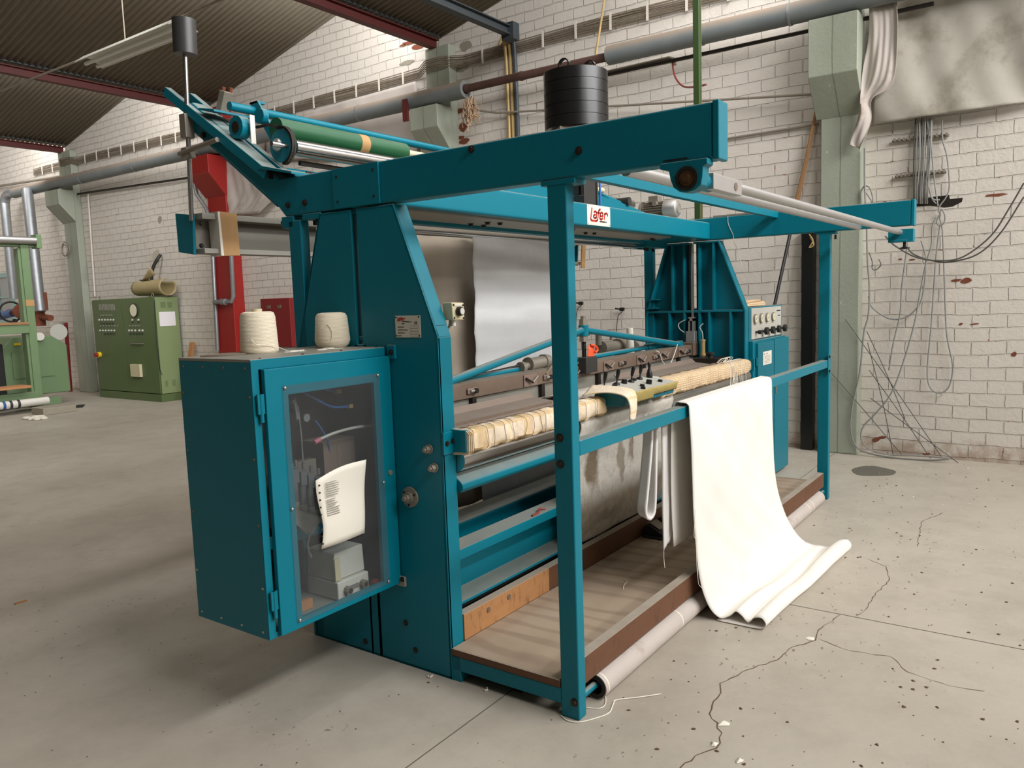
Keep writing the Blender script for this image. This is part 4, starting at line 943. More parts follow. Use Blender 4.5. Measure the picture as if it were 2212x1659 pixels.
col = obj('press_column', MB().box(1.79, 1.93, .96, 1.05, 2.085, 2.5).box(1.77,1.95,.94,1.07,2.47,2.5), 'charcoal', MC, bevel=.003)
obj('air_line', MB().cyl((1.985,.96,2.085),(1.985,.96,2.5),.007,8), 'blue_hose', col)
obj('spacer', MB().cyl((1.955,.97,2.085),(1.955,.97,2.5),.012,8), 'iron', col)
obj('under_roller', MB().cyl((.1,1.32,1.94),(3.1,1.3,1.935),.036,24).cyl((3.1,1.3,1.935),(3.2,1.3,1.935),.014,10), 'chrome', MC)
obj('under_bearing', MB().box(3.12,3.5,1.2,1.4,1.905,1.95).cyl((3.2,1.3,1.935),(3.26,1.3,1.935),.04,16), 'teal', MC, bevel=.004)
obj('under_nuts', MB().cyl((3.2,1.25,1.885),(3.2,1.25,1.91),.013,6).cyl((3.3,1.28,1.885),(3.3,1.28,1.91),.013,6).cyl((3.4,1.28,1.88),(3.4,1.28,1.91),.013,6), 'iron', MC, kind='stuff')
# needle beam, brown and dusty
nb = obj('needle_beam', MB().box(.083, 3.572, 1.0, 1.1, 1.068, 1.145), 'brown_iron', MC, bevel=.002)
obj('lower_panel', MB().box(.083, 3.572, 1.022, 1.03, .95, 1.07), 'grey_beam', nb)
obj('front_ledge', MB().box(.083, 3.572, .99, 1.022, .955, .985), 'brown_iron', nb)
for x in (1.35,2.0,2.65,3.25,.72): obj('upright', MB().box(x-.02, x+.012, .998, 1.022, .96, 1.07), 'iron' , nb)
obj('needle_block', MB().box(3.48, 3.572, .985, 1.08, 1.06, 1.165), 'brown_iron', nb, bevel=.003)
for x in (1.15,1.63,2.05,2.52,2.9,3.22):
    h = obj('catch_plate', MB().box(x, x+.13, .993, 1.0, 1.07, 1.135), 'brown_plate', nb, bevel=.002)
    obj('catch_lever', MB().tube([(x+.01,.985,1.118),(x+.065,.978,1.09)],.006,8), 'iron', h)
    obj('catch_lever', MB().tube([(x+.078,.988,1.09),(x+.12,.982,1.122)],.005,8), 'steel', h)
for x in (.70,1.39,1.87,2.3,2.82,3.38):
    s2 = obj('slot_clamp', MB().box(x-.045, x+.03, .988, 1.0, 1.088, 1.118), 'brown_plate', nb, bevel=.006)
    obj('clamp_pin', MB().cyl((x-.03,.985,1.103),(x,.985,1.103),.008,10), 'alu', s2)
    obj('clamp_screw', MB().cyl((x+.012,.974,1.103),(x+.012,.99,1.103),.013,14), 'iron', s2)
# brown troughs in front of the needle beam
for x0, x1 in ((.1,1.1),(2.05,3.4)):
    tr = obj('brush_trough', MB().prism([(.66,.995),(.9,1.02),(.93,1.05),(.925,1.055),(.895,1.028),(.66,1.003)], 0, x0, x1), 'brown_plate', MC, bevel=.002)
    obj('trough_bar', MB().box(x0+.05, x1-.08, .735,.75, 1.012,1.024), 'brown_iron', tr)
obj('end_housing', MB().box(3.3,3.57,.72,.92,.95,1.055), 'iron', MC, bevel=.004)
obj('hand_knob', MB().cyl((3.36,.8,1.05),(3.36,.8,1.085),.018,12).cyl((3.36,.8,1.085),(3.36,.8,1.1),.032,14), 'rubber', MC)
# tie bars making a flat triangle over the beam
ap = (1.915,1.06,1.345)
obj('tie_bar', MB().cyl((.085,1.06,1.085),ap,.021,16), 'teal', MC)
tb3 = obj('tie_bar', MB().cyl(ap,(3.36,1.05,1.157),.021,16), 'teal', MC)
obj('tie_lug', MB().box(3.34,3.39,1.03,1.07,1.135,1.185), 'teal', tb3, bevel=.004)
obj('tie_bar', MB().cyl((.15,1.12,1.135),(1.32,1.12,1.155),.016,12), 'teal', MC)
obj('tie_bar', MB().cyl((1.86,1.12,1.155),(2.95,1.12,1.165),.016,12).box(2.93,3.06,1.1,1.14,1.155,1.185), 'teal', MC)
pv = obj('tie_joint', MB().cyl((ap[0],ap[1],1.305),(ap[0],ap[1],1.375),.032,20), 'teal', MC, bevel=.003)
obj('joint_nut', MB().cyl((ap[0],ap[1],1.375),(ap[0],ap[1],1.41),.03,6).cyl((ap[0],ap[1],1.41),(ap[0],ap[1],1.43),.018,10).cyl((ap[0],ap[1],1.27),(ap[0],ap[1],1.305),.03,6), 'steel', pv)
obj('joint_spindle', MB().cyl((ap[0],ap[1],1.1),(ap[0],ap[1],1.27),.014,10), 'iron', pv)
obj('junction_box', MB().box(1.73,1.87,.94,.99,1.09,1.185), 'charcoal', MC, bevel=.002)
ac = obj('air_cylinder', MB().cyl((1.36,1.1,1.175),(1.56,1.1,1.18),.036,20).cyl((1.345,1.1,1.175),(1.36,1.1,1.175),.042,20).cyl((1.5,1.1,1.18),(1.53,1.1,1.18),.042,20).cyl((1.27,1.1,1.165),(1.345,1.1,1.17),.02,12).cyl((1.27,1.1,1.165),(1.30,1.1,1.165),.032,12), 'steel', MC)
cable('air_hose', [(1.3,1.1,1.18),(1.1,1.13,1.165),(.7,1.13,1.15),(.3,1.12,1.125),(.12,1.05,1.12),(.1,.99,1.14)], .006, 'iron', MC)
cable('air_hose', [(1.75,1.06,1.2),(1.6,1.0,1.19),(1.45,.99,1.17),(1.38,1.0,1.12)], .007, 'dusty_cable', MC)
cable('white_cord', [(3.16,.985,1.155),(3.14,.97,1.17),(3.12,.975,1.13),(3.05,.97,1.07),(2.97,.97,1.02),(2.88,.975,1.07),(2.85,.98,1.13),(2.79,.98,1.15)][::-1], .003, 'thread', MC)
# front roller, lower members
fr_ = obj('front_roller', MB().cyl((.083,.61,.905),(3.572,.61,.905),.05,32), 'chrome', MC)
obj('roller_support', MB().prism([(.66,.865),(.59,.818),(.578,.805),(.576,.785),(.59,.768),(.7,.768),(.7,.865)], 0, .083, 3.572), 'teal', MC, bevel=.006)
ch_ = obj('lower_channel', MB().prism([(.66,.5),(.66,.455),(.67,.455),(.67,.49),(.75,.49),(.75,.29),(.655,.275),(.655,.262),(.77,.262),(.77,.5)], 0, .083, 3.572), 'teal', MC, bevel=.002)
obj('back_channel', MB().box(.083,3.572,.99,1.16,.33,.47), 'teal', MC, bevel=.018)
obj('red_scrap', MB().tube(cat_pts([(.72,.675,.503),(.78,.68,.505),(.82,.70,.508),(.86,.69,.504)],4),.006,6), 'red_hose', ch_)
obj('floor_sill', MB().box(.083,3.572,.66,.72,0,.2).box(.083,3.572,.72,.78,.0,.24).box(.083,3.572,.69,.70,.2,.215), 'rubber', MC, bevel=.002)
obj('sump', MB().box(.083,3.572,.8,1.3,.02,.06), 'iron', MC)
# control bar along the front
for x0, x1 in ((-.002,.075),(3.55,3.57)):
    obj('bar_bracket', MB().box(x0, x1, .595, .604, .94, 1.03).box(x1-.02 if x0<1 else x0, x1 if x0<1 else x0+.02, .53, .604, .945, 1.035), 'teal_clean', MC, bevel=.002)
bolts([(.018,.595,.985),(.052,.595,.99)], (0,-1,0), MC, .008, .008, 'bolt')
obj('control_bar', MB().box(.06, 3.55, .545, .6, .955, 1.01), 'teal', MC, bevel=.002)
# start button box on the sloping edge
sb = thing('switch_box', (.13,.64,1.5), 'small beige box with black button on the frame edge', 'switch box')
obj('housing', MB().prism([(.09,1.545),(.168,1.542),(.168,1.472),(.095,1.474)], 1, .6, .65), 'beige_plastic', sb, bevel=.004)
obj('button', MB().cyl((.13,.6,1.508),(.13,.588,1.508),.019,20).cyl((.13,.588,1.508),(.13,.582,1.508),.017,20), 'black', sb)
obj('button_cap', MB().cyl((.13,.582,1.508),(.13,.578,1.508),.013,20), 'white_plastic', sb)
obj('legend_plate', MB().box(.105,.15,.598,.6,1.53,1.539), 'enamel', sb)
for (x, z) in ((.1,1.535),(.16,1.532),(.102,1.482),(.16,1.48)): obj('screw', MB().cyl((x,.6,z),(x,.597,z),.004,8), 'iron', sb)
cable('cable', [(.125,.64,1.472),(.125,.645,1.45),(.115,.65,1.43),(.118,.66,1.38),(.11,.66,1.33)], .006, 'clear_hose', sb)
obj('cable_gland', MB().cyl((.125,.625,1.45),(.125,.625,1.474),.01,10), 'white_plastic', sb)

# black weights and the motor above the cross beam
ws = thing('weight_stack', (1.8,1.0,2.5), 'tall black drum of stacked weights with two lifting rings on top', 'weights')
obj('base_plate', MB().prism([(1.6,1.0),(1.7,.86),(1.86,.82),(2.0,.86),(2.05,1.0),(1.95,1.12),(1.7,1.12)], 2, 2.502, 2.524), 'steel', ws, bevel=.002)
for k in range(5): obj('weight_disc', MB().cyl((1.79,1.0,2.525+.065*k),(1.79,1.0,2.5875+.065*k),.188,48), 'black_disc', ws)
for (x, y) in ((1.70,1.02),(1.84,.93)): obj('lifting_ring', MB().ring((x-.012,y,2.885),(x+.012,y,2.885),.036,.029), 'black_disc', ws)
mo = thing('electric_motor', (3.0,1.03,2.085), 'grey finned electric motor on the teal cross beam', 'motor')
mx, my, mz = 3.12, 1.10, 2.165
obj('body', MB().cyl((mx,my+.11,mz),(mx,my-.06,mz),.052,28), 'steel', mo)
fn = MB()
for k in range(22):
    a = 2*PI*k/22; fn.bar((mx+.057*math.cos(a),my+.1,mz+.057*math.sin(a)),(mx+.057*math.cos(a),my-.06,mz+.057*math.sin(a)),.004,.014,(math.cos(a),0,math.sin(a)))
obj('cooling_fins', fn, 'steel', mo, kind='stuff')
obj('flange', MB().cyl((mx,my+.13,mz),(mx,my+.115,mz),.072,28), 'steel', mo)
obj('fan_cover', MB().lathe((mx,my-.16,mz),[(.042,0),(.06,.008),(.07,.03),(.071,.10),(.062,.105)],28,1), 'alu', mo)
obj('fan_grille', MB().cyl((mx,my-.1605,mz),(mx,my-.163,mz),.036,20).torus((mx,my-.163,mz),.03,.003,(0,1,0)), 'grey_beam', mo, kind='stuff')
obj('terminal_box', MB().box(mx-.045,mx+.03,my-.02,my+.06,mz+.055,mz+.105), 'steel', mo, bevel=.006)
obj('cable_gland', MB().cyl((mx-.07,my,mz+.045),(mx-.04,my,mz+.045),.018,12), 'steel', mo)
obj('foot', MB().box(mx-.06,mx+.06,my-.06,my+.08,2.087,2.115), 'steel', mo)
# ------------------------------------------------------------------ glazed cabinet bolted to the near frame
X0, X1, Y0, Y1, ZA, ZB = -.665, -.012, .887, 1.32, .36, 1.37
cb_ = thing('glazed_cabinet', ((X0+X1)/2, (Y0+Y1)/2, ZA), 'teal wall cabinet with a clear window, hung outside the near frame', 'cabinet')
bd = MB(); t_ = .012
bd.box(X0, X0+t_, Y0, Y1, ZA, ZB-.0085).box(X1-t_, X1, Y0, Y1, ZA, ZB-.0085).box(X0+t_, X1-t_, Y0, Y1, ZA, ZA+t_).box(X0+t_, X1-t_, Y1-t_, Y1, ZA+t_, ZB-.01)
bd.frame(X0, X1, ZA, ZB, X0+.03, X1-.02, ZA+.02, ZB-.035, Y0-.003, Y0-.0005)
body = obj('body', bd, 'teal', cb_, bevel=.002)
obj('top_sheet', MB().box(X0, X1, Y0, Y1, ZB-.008, ZB+.002), 'grey_beam', cb_, bevel=.001)
sc_ = [(X0, Y0+.03+k*.125, z) for k in range(4) for z in (ZA+.025, ZB-.03)] + [(X0, y, z) for y in (Y0+.015, Y1-.015) for z in (.55,.78,1.02,1.24)]
for (x, y, z) in sc_: obj('screw', MB().cyl((x,y,z),(x-.003,y,z),.0045,8), 'zinc' if z < .6 else 'brown_iron', body)
for k in range(4): obj('screw', MB().cyl((X0+.05+k*.19,Y0+.012,ZB+.002),(X0+.05+k*.19,Y0+.012,ZB+.005),.0045,8), 'iron', body)
DX0, DX1, DZ0, DZ1 = -.628, -.006, .368, 1.335; WX0, WX1, WZ0, WZ1 = -.53, -.105, .425, 1.235; yd = .862
dm = MB().frame(DX0, DX1, DZ0, DZ1, WX0, WX1, WZ0-.022, WZ1, yd, Y0-.004)
dr = obj('door', dm, 'teal_clean', cb_, bevel=.003)
obj('window_pane', MB().box(WX0-.028, WX1+.028, yd-.005, yd-.001, WZ0-.035, WZ1+.035), 'acrylic', dr)
for (x, z) in ((-.548,1.262),(-.085,1.262),(-.55,.82),(-.084,.82),(-.548,.40),(-.085,.40)): obj('pane_screw', MB().sphere((x,yd-.006,z),.006,10,6,(1,.6,1)), 'zinc', dr)
obj('lock', MB().cyl((-.04,yd,.852),(-.04,yd-.005,.852),.011,16).cyl((-.04,yd-.005,.852),(-.04,yd-.007,.852),.006,10), 'steel', dr)
for z in (1.2,.49):
    obj('hinge', MB().cyl((DX0-.014,yd+.01,z-.05),(DX0-.014,yd+.01,z+.05),.008,12).box(DX0-.03,DX0-.002,yd+.006,yd+.014,z-.02,z+.05), 'teal_clean', dr)
for z0 in (1.335,.372):
    obj('mounting_lug', MB().box(X1, .001, .83, .872, z0-.012, z0+.045) if z0>1 else MB().box(-.014,-.001,.835,.88,z0-.016,z0+.026), 'teal' if z0 > 1 else 'grey_beam', cb_, bevel=.002)
    obj('lug_bolt', hexbolt((-.012,.848,z0+.015),(-1,0,0),.008,.008), 'iron', cb_)
# inner plates
obj('inner_bar', MB().box(X0+.03, X1-.03, 1.12, 1.14, .60, .645).box(-.30,-.285,1.12,1.14,.40,.60), 'teal', cb_)
obj('lining', MB().box(X0+.013,X1-.013,1.29,1.306,ZA+.014,ZB-.012).box(X0+.0125,X0+.016,Y0+.02,1.29,ZA+.014,ZB-.012).box(X1-.016,X1-.0125,Y0+.02,1.29,ZA+.014,ZB-.012).box(X0+.02,X1-.02,Y0+.02,1.29,ZB-.014,ZB-.010), 'lining', cb_)
obj('back_plate', MB().box(-.42, -.06, 1.2, 1.215, .66, 1.32), 'lining2', cb_)
obj('back_plate', MB().box(-.40, -.02, 1.17, 1.2, 1.12, 1.18), 'iron', cb_)
obj('inner_box', MB().box(-.25, -.08, 1.02, 1.16, .70, 1.0).box(-.18,-.176,1.018,1.02,.72,.98), 'brown_plate', cb_, bevel=.003)
# things hanging and standing in the cabinet
vs_ = obj('valve_rail', MB().box(-.44,-.29,1.02,1.06,.875,.945), 'steel', cb_, bevel=.002)
for k in range(4):
    x = -.42+.036*k; z = -.018*k
    o = obj('valve', MB().cyl((x,1.0,.80+z),(x,1.0,.875+z),.014,12).box(x-.014,x+.014,.985,1.02,.875+z,.93+z).cyl((x,.985,.94+z),(x,.985,.965+z),.007,8), 'galv', vs_)
    obj('filter_bowl', MB().lathe((x,1.0,.74+z),[(.007,0),(.015,.015),(.015,.06)],12), 'clear_hose', vs_)
obj('lever_rod', MB().tube([(-.405,.99,1.20),(-.395,.99,1.12)],.010,8).tube([(-.392,.985,1.17),(-.385,.985,1.05),(-.385,.985,.95)],.004,6).sphere((-.41,.99,1.195),.015,10,6), 'galv', cb_)
obj('round_knob', MB().cyl((-.352,1.0,1.119),(-.352,.985,1.119),.016,16), 'galv', cb_)
cable('blue_hose', [(-.37,1.05,1.245),(-.30,1.0,1.19),(-.22,.99,1.145),(-.13,.99,1.133)], .005, 'blue_hose', cb_)
cable('blue_hose', [(-.30,1.05,1.25),(-.26,1.0,1.225),(-.19,.99,1.20)], .004, 'blue_hose', cb_)
cable('blue_hose', [(-.30,1.0,1.10),(-.27,1.0,1.06),(-.23,1.01,1.0),(-.21,1.03,.93)], .003, 'blue_hose', cb_)
for (x, z) in ((-.125,1.133),(-.185,1.20)): obj('hose_fitting', MB().box(x-.008,x+.012,.98,1.0,z-.006,z+.01), 'brass', cb_)
obj('clear_tube', MB().tube(cat_pts([(-.32,.96,1.03),(-.25,.95,1.045),(-.15,.95,1.05),(-.03,.95,1.045)],5),.006,8), 'clear_hose', cb_)
obj('tube_plug', MB().cyl((-.345,.96,1.022),(-.315,.96,1.03),.010,12), 'pink', cb_)
rg = surface([(-.46,.99,.785),(-.40,.985,.76),(-.35,.98,.735),(-.31,.98,.72)], [(-.46,.99,.74),(-.42,.99,.70),(-.385,.99,.665),(-.36,.98,.66)], 5, 8, .004)
tag(obj('cloth_rag', MB().grid(rg).tube(cat_pts([(-.375,.98,.665),(-.395,.975,.63),(-.395,.97,.60),(-.385,.97,.575)],4),.003,6), 'felt_white', solid=.003), 'pale rag draped inside the glazed cabinet, left of the paper', 'rag')
# notice in a punched sleeve taped on the window
ppts = [(-.438,.905),(-.40,.917),(-.385,.925),(-.33,.934),(-.26,.937),(-.19,.928),(-.195,.80),(-.21,.645),(-.28,.643),(-.36,.64),(-.432,.638),(-.437,.70),(-.443,.77),(-.436,.85)]
pg = thing('paper_notice', (-.31,.85,.64), 'white printed sheet in a punched plastic sleeve on the cabinet window', 'paper')
rows = []
for i in range(13):
    v = i/12; row = []
    for j in range(11):
        u = j/10; xl = -.438+.01*math.sin(v*5); xr = -.212+.022*v; top = .905+.03*math.sin(min(1, u*1.3)*PI/2)
        z = .64 + v*(top-.64) + .002*u; row.append((xl+(xr-xl)*u, .846-.005*math.sin(u*4+v*3)-.003*math.sin(v*7), z))
    rows.append(row)
obj('sheet', MB().grid(rows), 'paper', pg, solid=.0012)
for k in range(9): obj('punch_hole', MB().cyl((-.432,.8465,.66+.028*k),(-.432,.8405,.66+.028*k),.0035,8), 'charcoal', pg)
ln = MB()
for k in range(15):
    z = .885-.0085*k-(.006 if k in (7,8,9,10,11,12,13,14) else 0); ln.box(-.405,-.405+rnd.uniform(.04,.065),.8375,.8385,z,z+.003)
obj('print', ln, 'ink', pg, kind='stuff')
# grey electrical box with two cable glands
jb = thing('junction_box', (-.19,1.0,ZA+.013), 'pale grey plastic electrical box standing inside the glazed cabinet', 'electrical box')
zb = ZA+.013
obj('lower_case', MB().box(-.30,-.13,.925,1.11,zb,zb+.075), 'white_plastic', jb, bevel=.006)
obj('lid', MB().prism([(-.298,zb+.077),(-.132,zb+.077),(-.138,zb+.19),(-.292,zb+.19)], 1, .945,1.108), 'white_plastic', jb, bevel=.005)
obj('corner_recess', MB().box(-.3,-.272,.935,.946,zb+.08,zb+.17), 'beige_plastic', jb)
for x in (-.255,-.17):
    g = obj('cable_gland', MB().cyl((x,.925,zb+.035),(x,.902,zb+.035),.017,8), 'steel', jb)
    obj('gland_bore', MB().cyl((x,.902,zb+.035),(x,.899,zb+.035),.010,14), 'charcoal', g)
obj('rating_plate', MB().box(-.235,-.19,.9235,.925,zb+.025,zb+.045), 'grey_beam', jb)
tag(obj('wood_block', MB().box(-.455,-.395,.965,.99,zb,zb+.04), 'wood_raw', bevel=.002), 'small pine block on the cabinet bottom, left corner', 'wood block')
tag(obj('dark_box', MB().box(-.43,-.32,1.12,1.25,zb,zb+.05), 'charcoal', bevel=.004), 'dark low box behind the pine block in the cabinet', 'box')
tag(obj('red_plug', MB().cyl((-.115,.91,zb+.022),(-.115,.895,zb+.022),.017,16), 'dark_red'), 'round dark red plug at the cabinet bottom right', 'plug')
# yarn cones
def cone(x, y, prof, label, wound, tip):
    t = thing('yarn_cone', (x, y, ZB+.002), label, 'yarn cone', 'cream yarn cones on the cabinet')
    z = ZB+.0025
    obj('yarn', MB().lathe((x,y,z), prof, 36), 'yarn', t)
    if tip: obj('core', MB().cyl((x,y,z+prof[-1][1]-.002),(x,y,z+prof[-1][1]+.011),.019,20), 'beige_plastic', t)
    else: obj('core', MB().cyl((x,y,z-.002),(x,y,z+.006),.045,20), 'beige_plastic', t)
    return t
c1 = onz(ZB, 598, 752); c2p = onz(ZB, 767, 739)
k1 = cone(-.395, 1.19, [(.066,0),(.072,.006),(.073,.012),(.0675,.14),(.062,.157),(.05,.162)], 'smooth cream yarn cone standing upright, left one on the cabinet', False, True)
k2 = cone(-.07, 1.13, [(.055,0),(.068,.012),(.074,.03),(.066,.13),(.058,.143),(.04,.147)], 'fuzzy cream yarn cone, right one on the cabinet', True, False)
cable('loose_end', [(-.46,1.15,1.43),(-.455,1.13,1.41),(-.42,1.115,1.405),(-.36,1.11,1.39),(-.33,1.09,1.375),(-.29,1.07,1.374)], .0012, 'thread', k1)
cable('loose_end', [(-.14,1.13,1.46),(-.128,1.09,1.47),(-.12,1.075,1.44),(-.125,1.08,1.40),(-.13,1.10,1.39)], .0012, 'thread', k2)
th = MB(); rnd = random.Random(8)
for k in range(7):
    P = []; x, y = rnd.uniform(-.3,-.12), rnd.uniform(1.0,1.12)
    for q in range(7): x += rnd.uniform(-.03,.03); y += rnd.uniform(-.02,.02); P.append((min(x,-.04), min(max(y, .93), 1.25), ZB+.004))
    th.tube(cat_pts(P, 4), .0014, 5)
tag(obj('loose_threads', th, 'thread'), 'tangle of cream threads between the two yarn cones', 'threads', kind='stuff')
pl = [(-.62,1.25),(-.5,1.285),(-.42,1.27),(-.36,1.29),(-.38,1.2),(-.5,1.17),(-.58,1.2)]
tag(obj('brown_offcut', MB().prism(pl, 2, ZB+.003, ZB+.008), 'brown_iron'), 'flat brown offcut on the cabinet top behind the left cone', 'scrap')

# ------------------------------------------------------------------ far control cabinet
fc = thing('control_cabinet', (4.1,.85,0), 'teal control cabinet with gauges beyond the far frame', 'cabinet')
obj('body', MB().box(3.66,4.5,.575,1.1,.02,1.165).box(3.66,4.5,.605,1.1,1.165,1.425), 'teal', fc, bevel=.003)
pn = obj('control_panel', MB().box(3.70,4.455,.597,.605,1.175,1.415), 'panel_grey', fc, bevel=.001)
for i, x in enumerate((3.765,3.91,4.06,4.217)):
    g = obj('gauge', MB().cyl((x,.597,1.333),(x,.583,1.333),.037,28), 'steel', pn)
    obj('gauge_face', MB().cyl((x,.583,1.333),(x,.5815,1.333),.031,24), 'gauge', g)
    obj('needle', MB().bar((x-.012,.581,1.322),(x+.016,.581,1.345),.001,.004,(0,0,1)), 'dark_ink', g)
for i, x in enumerate((3.79,3.955,4.12,4.28,4.447)):
    k = obj('knob', MB().cyl((x,.597,1.228),(x,.575,1.228),.009,10).cyl((x,.575,1.228),(x,.55,1.228),.03 if i else .016,20), 'black', pn, bevel=.002)
obj('pipe_run', MB().cyl((3.79,.588,1.228),(4.44,.588,1.228),.006,8), 'charcoal', pn)
for (x, z, w_) in ((4.33,1.375,.1),(4.36,1.335,.06),(3.74,1.283,.06),(3.89,1.283,.05),(4.04,1.283,.03),(4.19,1.283,.05),(3.95,1.185,.01)):
    obj('legend', MB().box(x,x+w_,.5955,.597,z,z+.008), 'dark_ink' if z > 1.3 else 'ink', pn)
tt = text_mb('\u2191', .05, (4.35,.596,1.2), (1,0,0), (0,0,1))
obj('warning_mark', MB().bar((4.345,.595,1.205),(4.36,.595,1.265),.001,.004,(1,0,0)).bar((4.375,.595,1.205),(4.36,.595,1.265),.001,.004,(1,0,0)).bar((4.34,.595,1.23),(4.38,.595,1.23),.001,.004), 'red_ink', pn)
d1 = obj('door', MB().box(3.725,4.125,.555,.575,.03,1.145), 'teal_clean', fc, bevel=.003)
d2 = obj('door', MB().box(4.14,4.535,.555,.575,.03,1.15), 'teal_clean', fc, bevel=.003)
for z in (1.0,.85): obj('hinge', MB().cyl((3.715,.565,z-.03),(3.715,.565,z+.03),.009,10), 'teal', d1)
nt = obj('notice', MB().box(3.84,4.055,.5535,.555,.962,1.068), 'paper', d1)
ln = MB()
for k in range(6): ln.box(3.87+.01*(k%2),4.03-.012*(k%3),.5525,.5535,1.03-.011*k,1.033-.011*k)
ln.box(3.86,3.88,.5525,.5535,1.045,1.055).box(3.92,3.96,.5525,.5535,1.046,1.052)
obj('print', ln, 'ink', nt, kind='stuff')
obj('door_lock', MB().box(4.16,4.18,.548,.555,.70,.80).cyl((4.15,.555,.76),(4.15,.55,.76),.008,10), 'steel', d2)
# folded cloth on top
fcl = thing('folded_cloth', (3.95,.75,1.427), 'folded beige cloth lying on the far control cabinet', 'cloth')
obj('layer', MB().prism([(3.68,1.428),(4.1,1.428),(4.12,1.445),(4.08,1.465),(3.72,1.456),(3.67,1.44)], 1, .62, .98), 'net', fcl, bevel=.008)
obj('layer', MB().prism([(3.72,1.458),(4.07,1.466),(4.05,1.478),(3.86,1.482),(3.74,1.47)], 1, .64, .95), 'net', fcl, bevel=.006)

# ------------------------------------------------------------------ operator's platform
pf = thing('platform', (1.8,.35,0), 'dusty plywood walkway with brown kick boards between the posts', 'platform')
obj('deck', MB().box(.004,3.598,.085,.6,.108,.137), 'ply', pf, bevel=.001)
obj('deck_edge', MB().box(-.001,.004,.082,.6,.109,.136), 'board', pf)
obj('front_kick_board', MB().box(.06,3.53,.012,.058,.112,.215), 'board', pf, bevel=.002)
obj('rear_kick_board', MB().box(.74,3.56,.6,.645,.137,.25), 'board', pf, bevel=.002)
rk = obj('rear_kick_board', MB().box(.085,.74,.6,.645,.137,.25), 'board_pine', pf, bevel=.002, label='paler pine board with two dark plugs')
for u, v in ((1055,1317),(1099,1289)):
    p = ony(.6, u, v); obj('plug', MB().cyl((p.x,.6,p.z),(p.x,.597,p.z),.012,16), 'brown_iron', rk)
obj('support', MB().box(.06,3.55,.3,.34,0,.107), 'iron', pf)
pd = thing('foot_pedal', (1.95,.6,.138), 'black twin foot pedal at the rear of the walkway', 'pedal')
obj('base', MB().box(1.72,2.08,.46,.585,.138,.15), 'rubber', pd, bevel=.004)
for k, x in enumerate((1.74,1.93)):
    obj('treadle', MB().prism([(.47,.152),(.58,.152),(.58,.20),(.55,.212),(.5,.185),(.47,.165)], 0, x, x+.13), 'rubber', pd, bevel=.004)
    obj('tread_pad', MB().prism([(.49,.184),(.55,.216),(.575,.209),(.575,.213),(.55,.22),(.49,.188)], 0, x+.02, x+.11), 'brown_plate', pd)
# roll on its teal axle in front of the kick board
ro = thing('film_roll', (1.8,-.02,0), 'long pale film wrapped roll lying on a pipe before the walkway', 'roll')
obj('axle', MB().cyl((.03,.035,.055),(3.62,.035,.055),.014,16), 'teal', ro)
obj('core', MB().ring((.17,.03,.05),(3.44,.03,.05),.046,.03,28), 'iron', ro)
obj('roll', MB().ring((.172,.03,.05),(3.438,.03,.05),.05,.045,32), 'tarp2', ro)
for x in (.19,.9,3.05,3.15): obj('tape_band', MB().ring((x,.03,.05),(x+.008,.03,.05),.0506,.0495,28), 'flake', ro)

# ------------------------------------------------------------------ wrapped cloth and console on the control bar
def wrap(name, x0, x1, mat, label, seed, h=(.942,1.028), yy=(.522,.622), amp=.006, taper=False, fine=90):
    r2 = random.Random(seed); n = int((x1-x0)*fine/1.0); rows = []
    prof = [(yy[0]+.012,h[0]),(yy[0],h[0]+.014),(yy[0]-.002,(h[0]+h[1])/2),(yy[0]+.002,h[1]-.012),(yy[0]+.014,h[1]),((yy[0]+yy[1])/2,h[1]+.006),(yy[1]-.014,h[1]),(yy[1],h[1]-.014),(yy[1],h[0]+.014),(yy[1]-.014,h[0]),((yy[0]+yy[1])/2,h[0]-.002)]
    cy, cz = sum(yy)/2, sum(h)/2; ph = [r2.uniform(0,6) for _ in range(5)]
    for i in range(n+1):
        x = x0+(x1-x0)*i/n; row = []
        e = 1 if not taper else min(1, .8+.2*math.sin(min(1, (x1-x)/.12)*PI/2))
        for j, (y, z) in enumerate(prof):
            f = 1+amp/.05*(.5*math.sin(x*38+j*.9+ph[0])+.35*math.sin(x*83-j*1.3+ph[1])+.3*math.sin(x*17+j*2+ph[2]))
            row.append((x+.006*math.sin(j*1.5+ph[3]), cy+(y-cy)*f*e, cz+(z-cz)*f*e))
        row.append(row[0]); rows.append(row)
    b = MB().grid(rows); k = len(rows[0])-1
    b.add([p for p in rows[0][:-1]], [tuple(range(k))]); b.add([p for p in rows[-1][:-1]], [tuple(range(k))[::-1]])
    return tag(obj(name, b, mat), label, 'cloth')
wrap('wrapped_blanket', .085, 1.22, 'plaid', 'cream plaid blanket wrapped round the near end of the bar', 1)
bk = MB(); rnd = random.Random(31)
for k in range(17):
    x = .12+.066*k; dx = rnd.uniform(-.03,.05)
    bk.tube(cat_pts([(x,.62,1.03),(x+dx*.4,.57,1.038),(x+dx*.8,.525,1.030),(x+dx,.5165,1.0),(x+dx*.7+rnd.uniform(-.01,.01),.5165,.96),(x+dx*.5,.53,.938)],3), .0011, 5)
obj('binding_cord', bk, 'brown_iron', bpy.data.objects['wrapped_blanket'], kind='stuff')
for k in range(3):
    b = MB().prism([(.518-.003*k,.948),(.522,.938),(.6,.93),(.622,.94),(.624,1.03),(.6,1.038),(.53,1.034),(.516-.002*k,1.02)], 0, .062+.009*k, .066+.009*k)
    tag(obj('blanket_fold', b, 'plaid', bevel=.001), 'edge fold of the plaid blanket beside the bar bracket', 'cloth', 'blanket edge folds')
wrap('wrapped_net', 1.84, 3.46, 'net', 'beige netting wrapped round the far end of the bar', 2, amp=.004, taper=True, h=(.945,1.045), yy=(.515,.625))
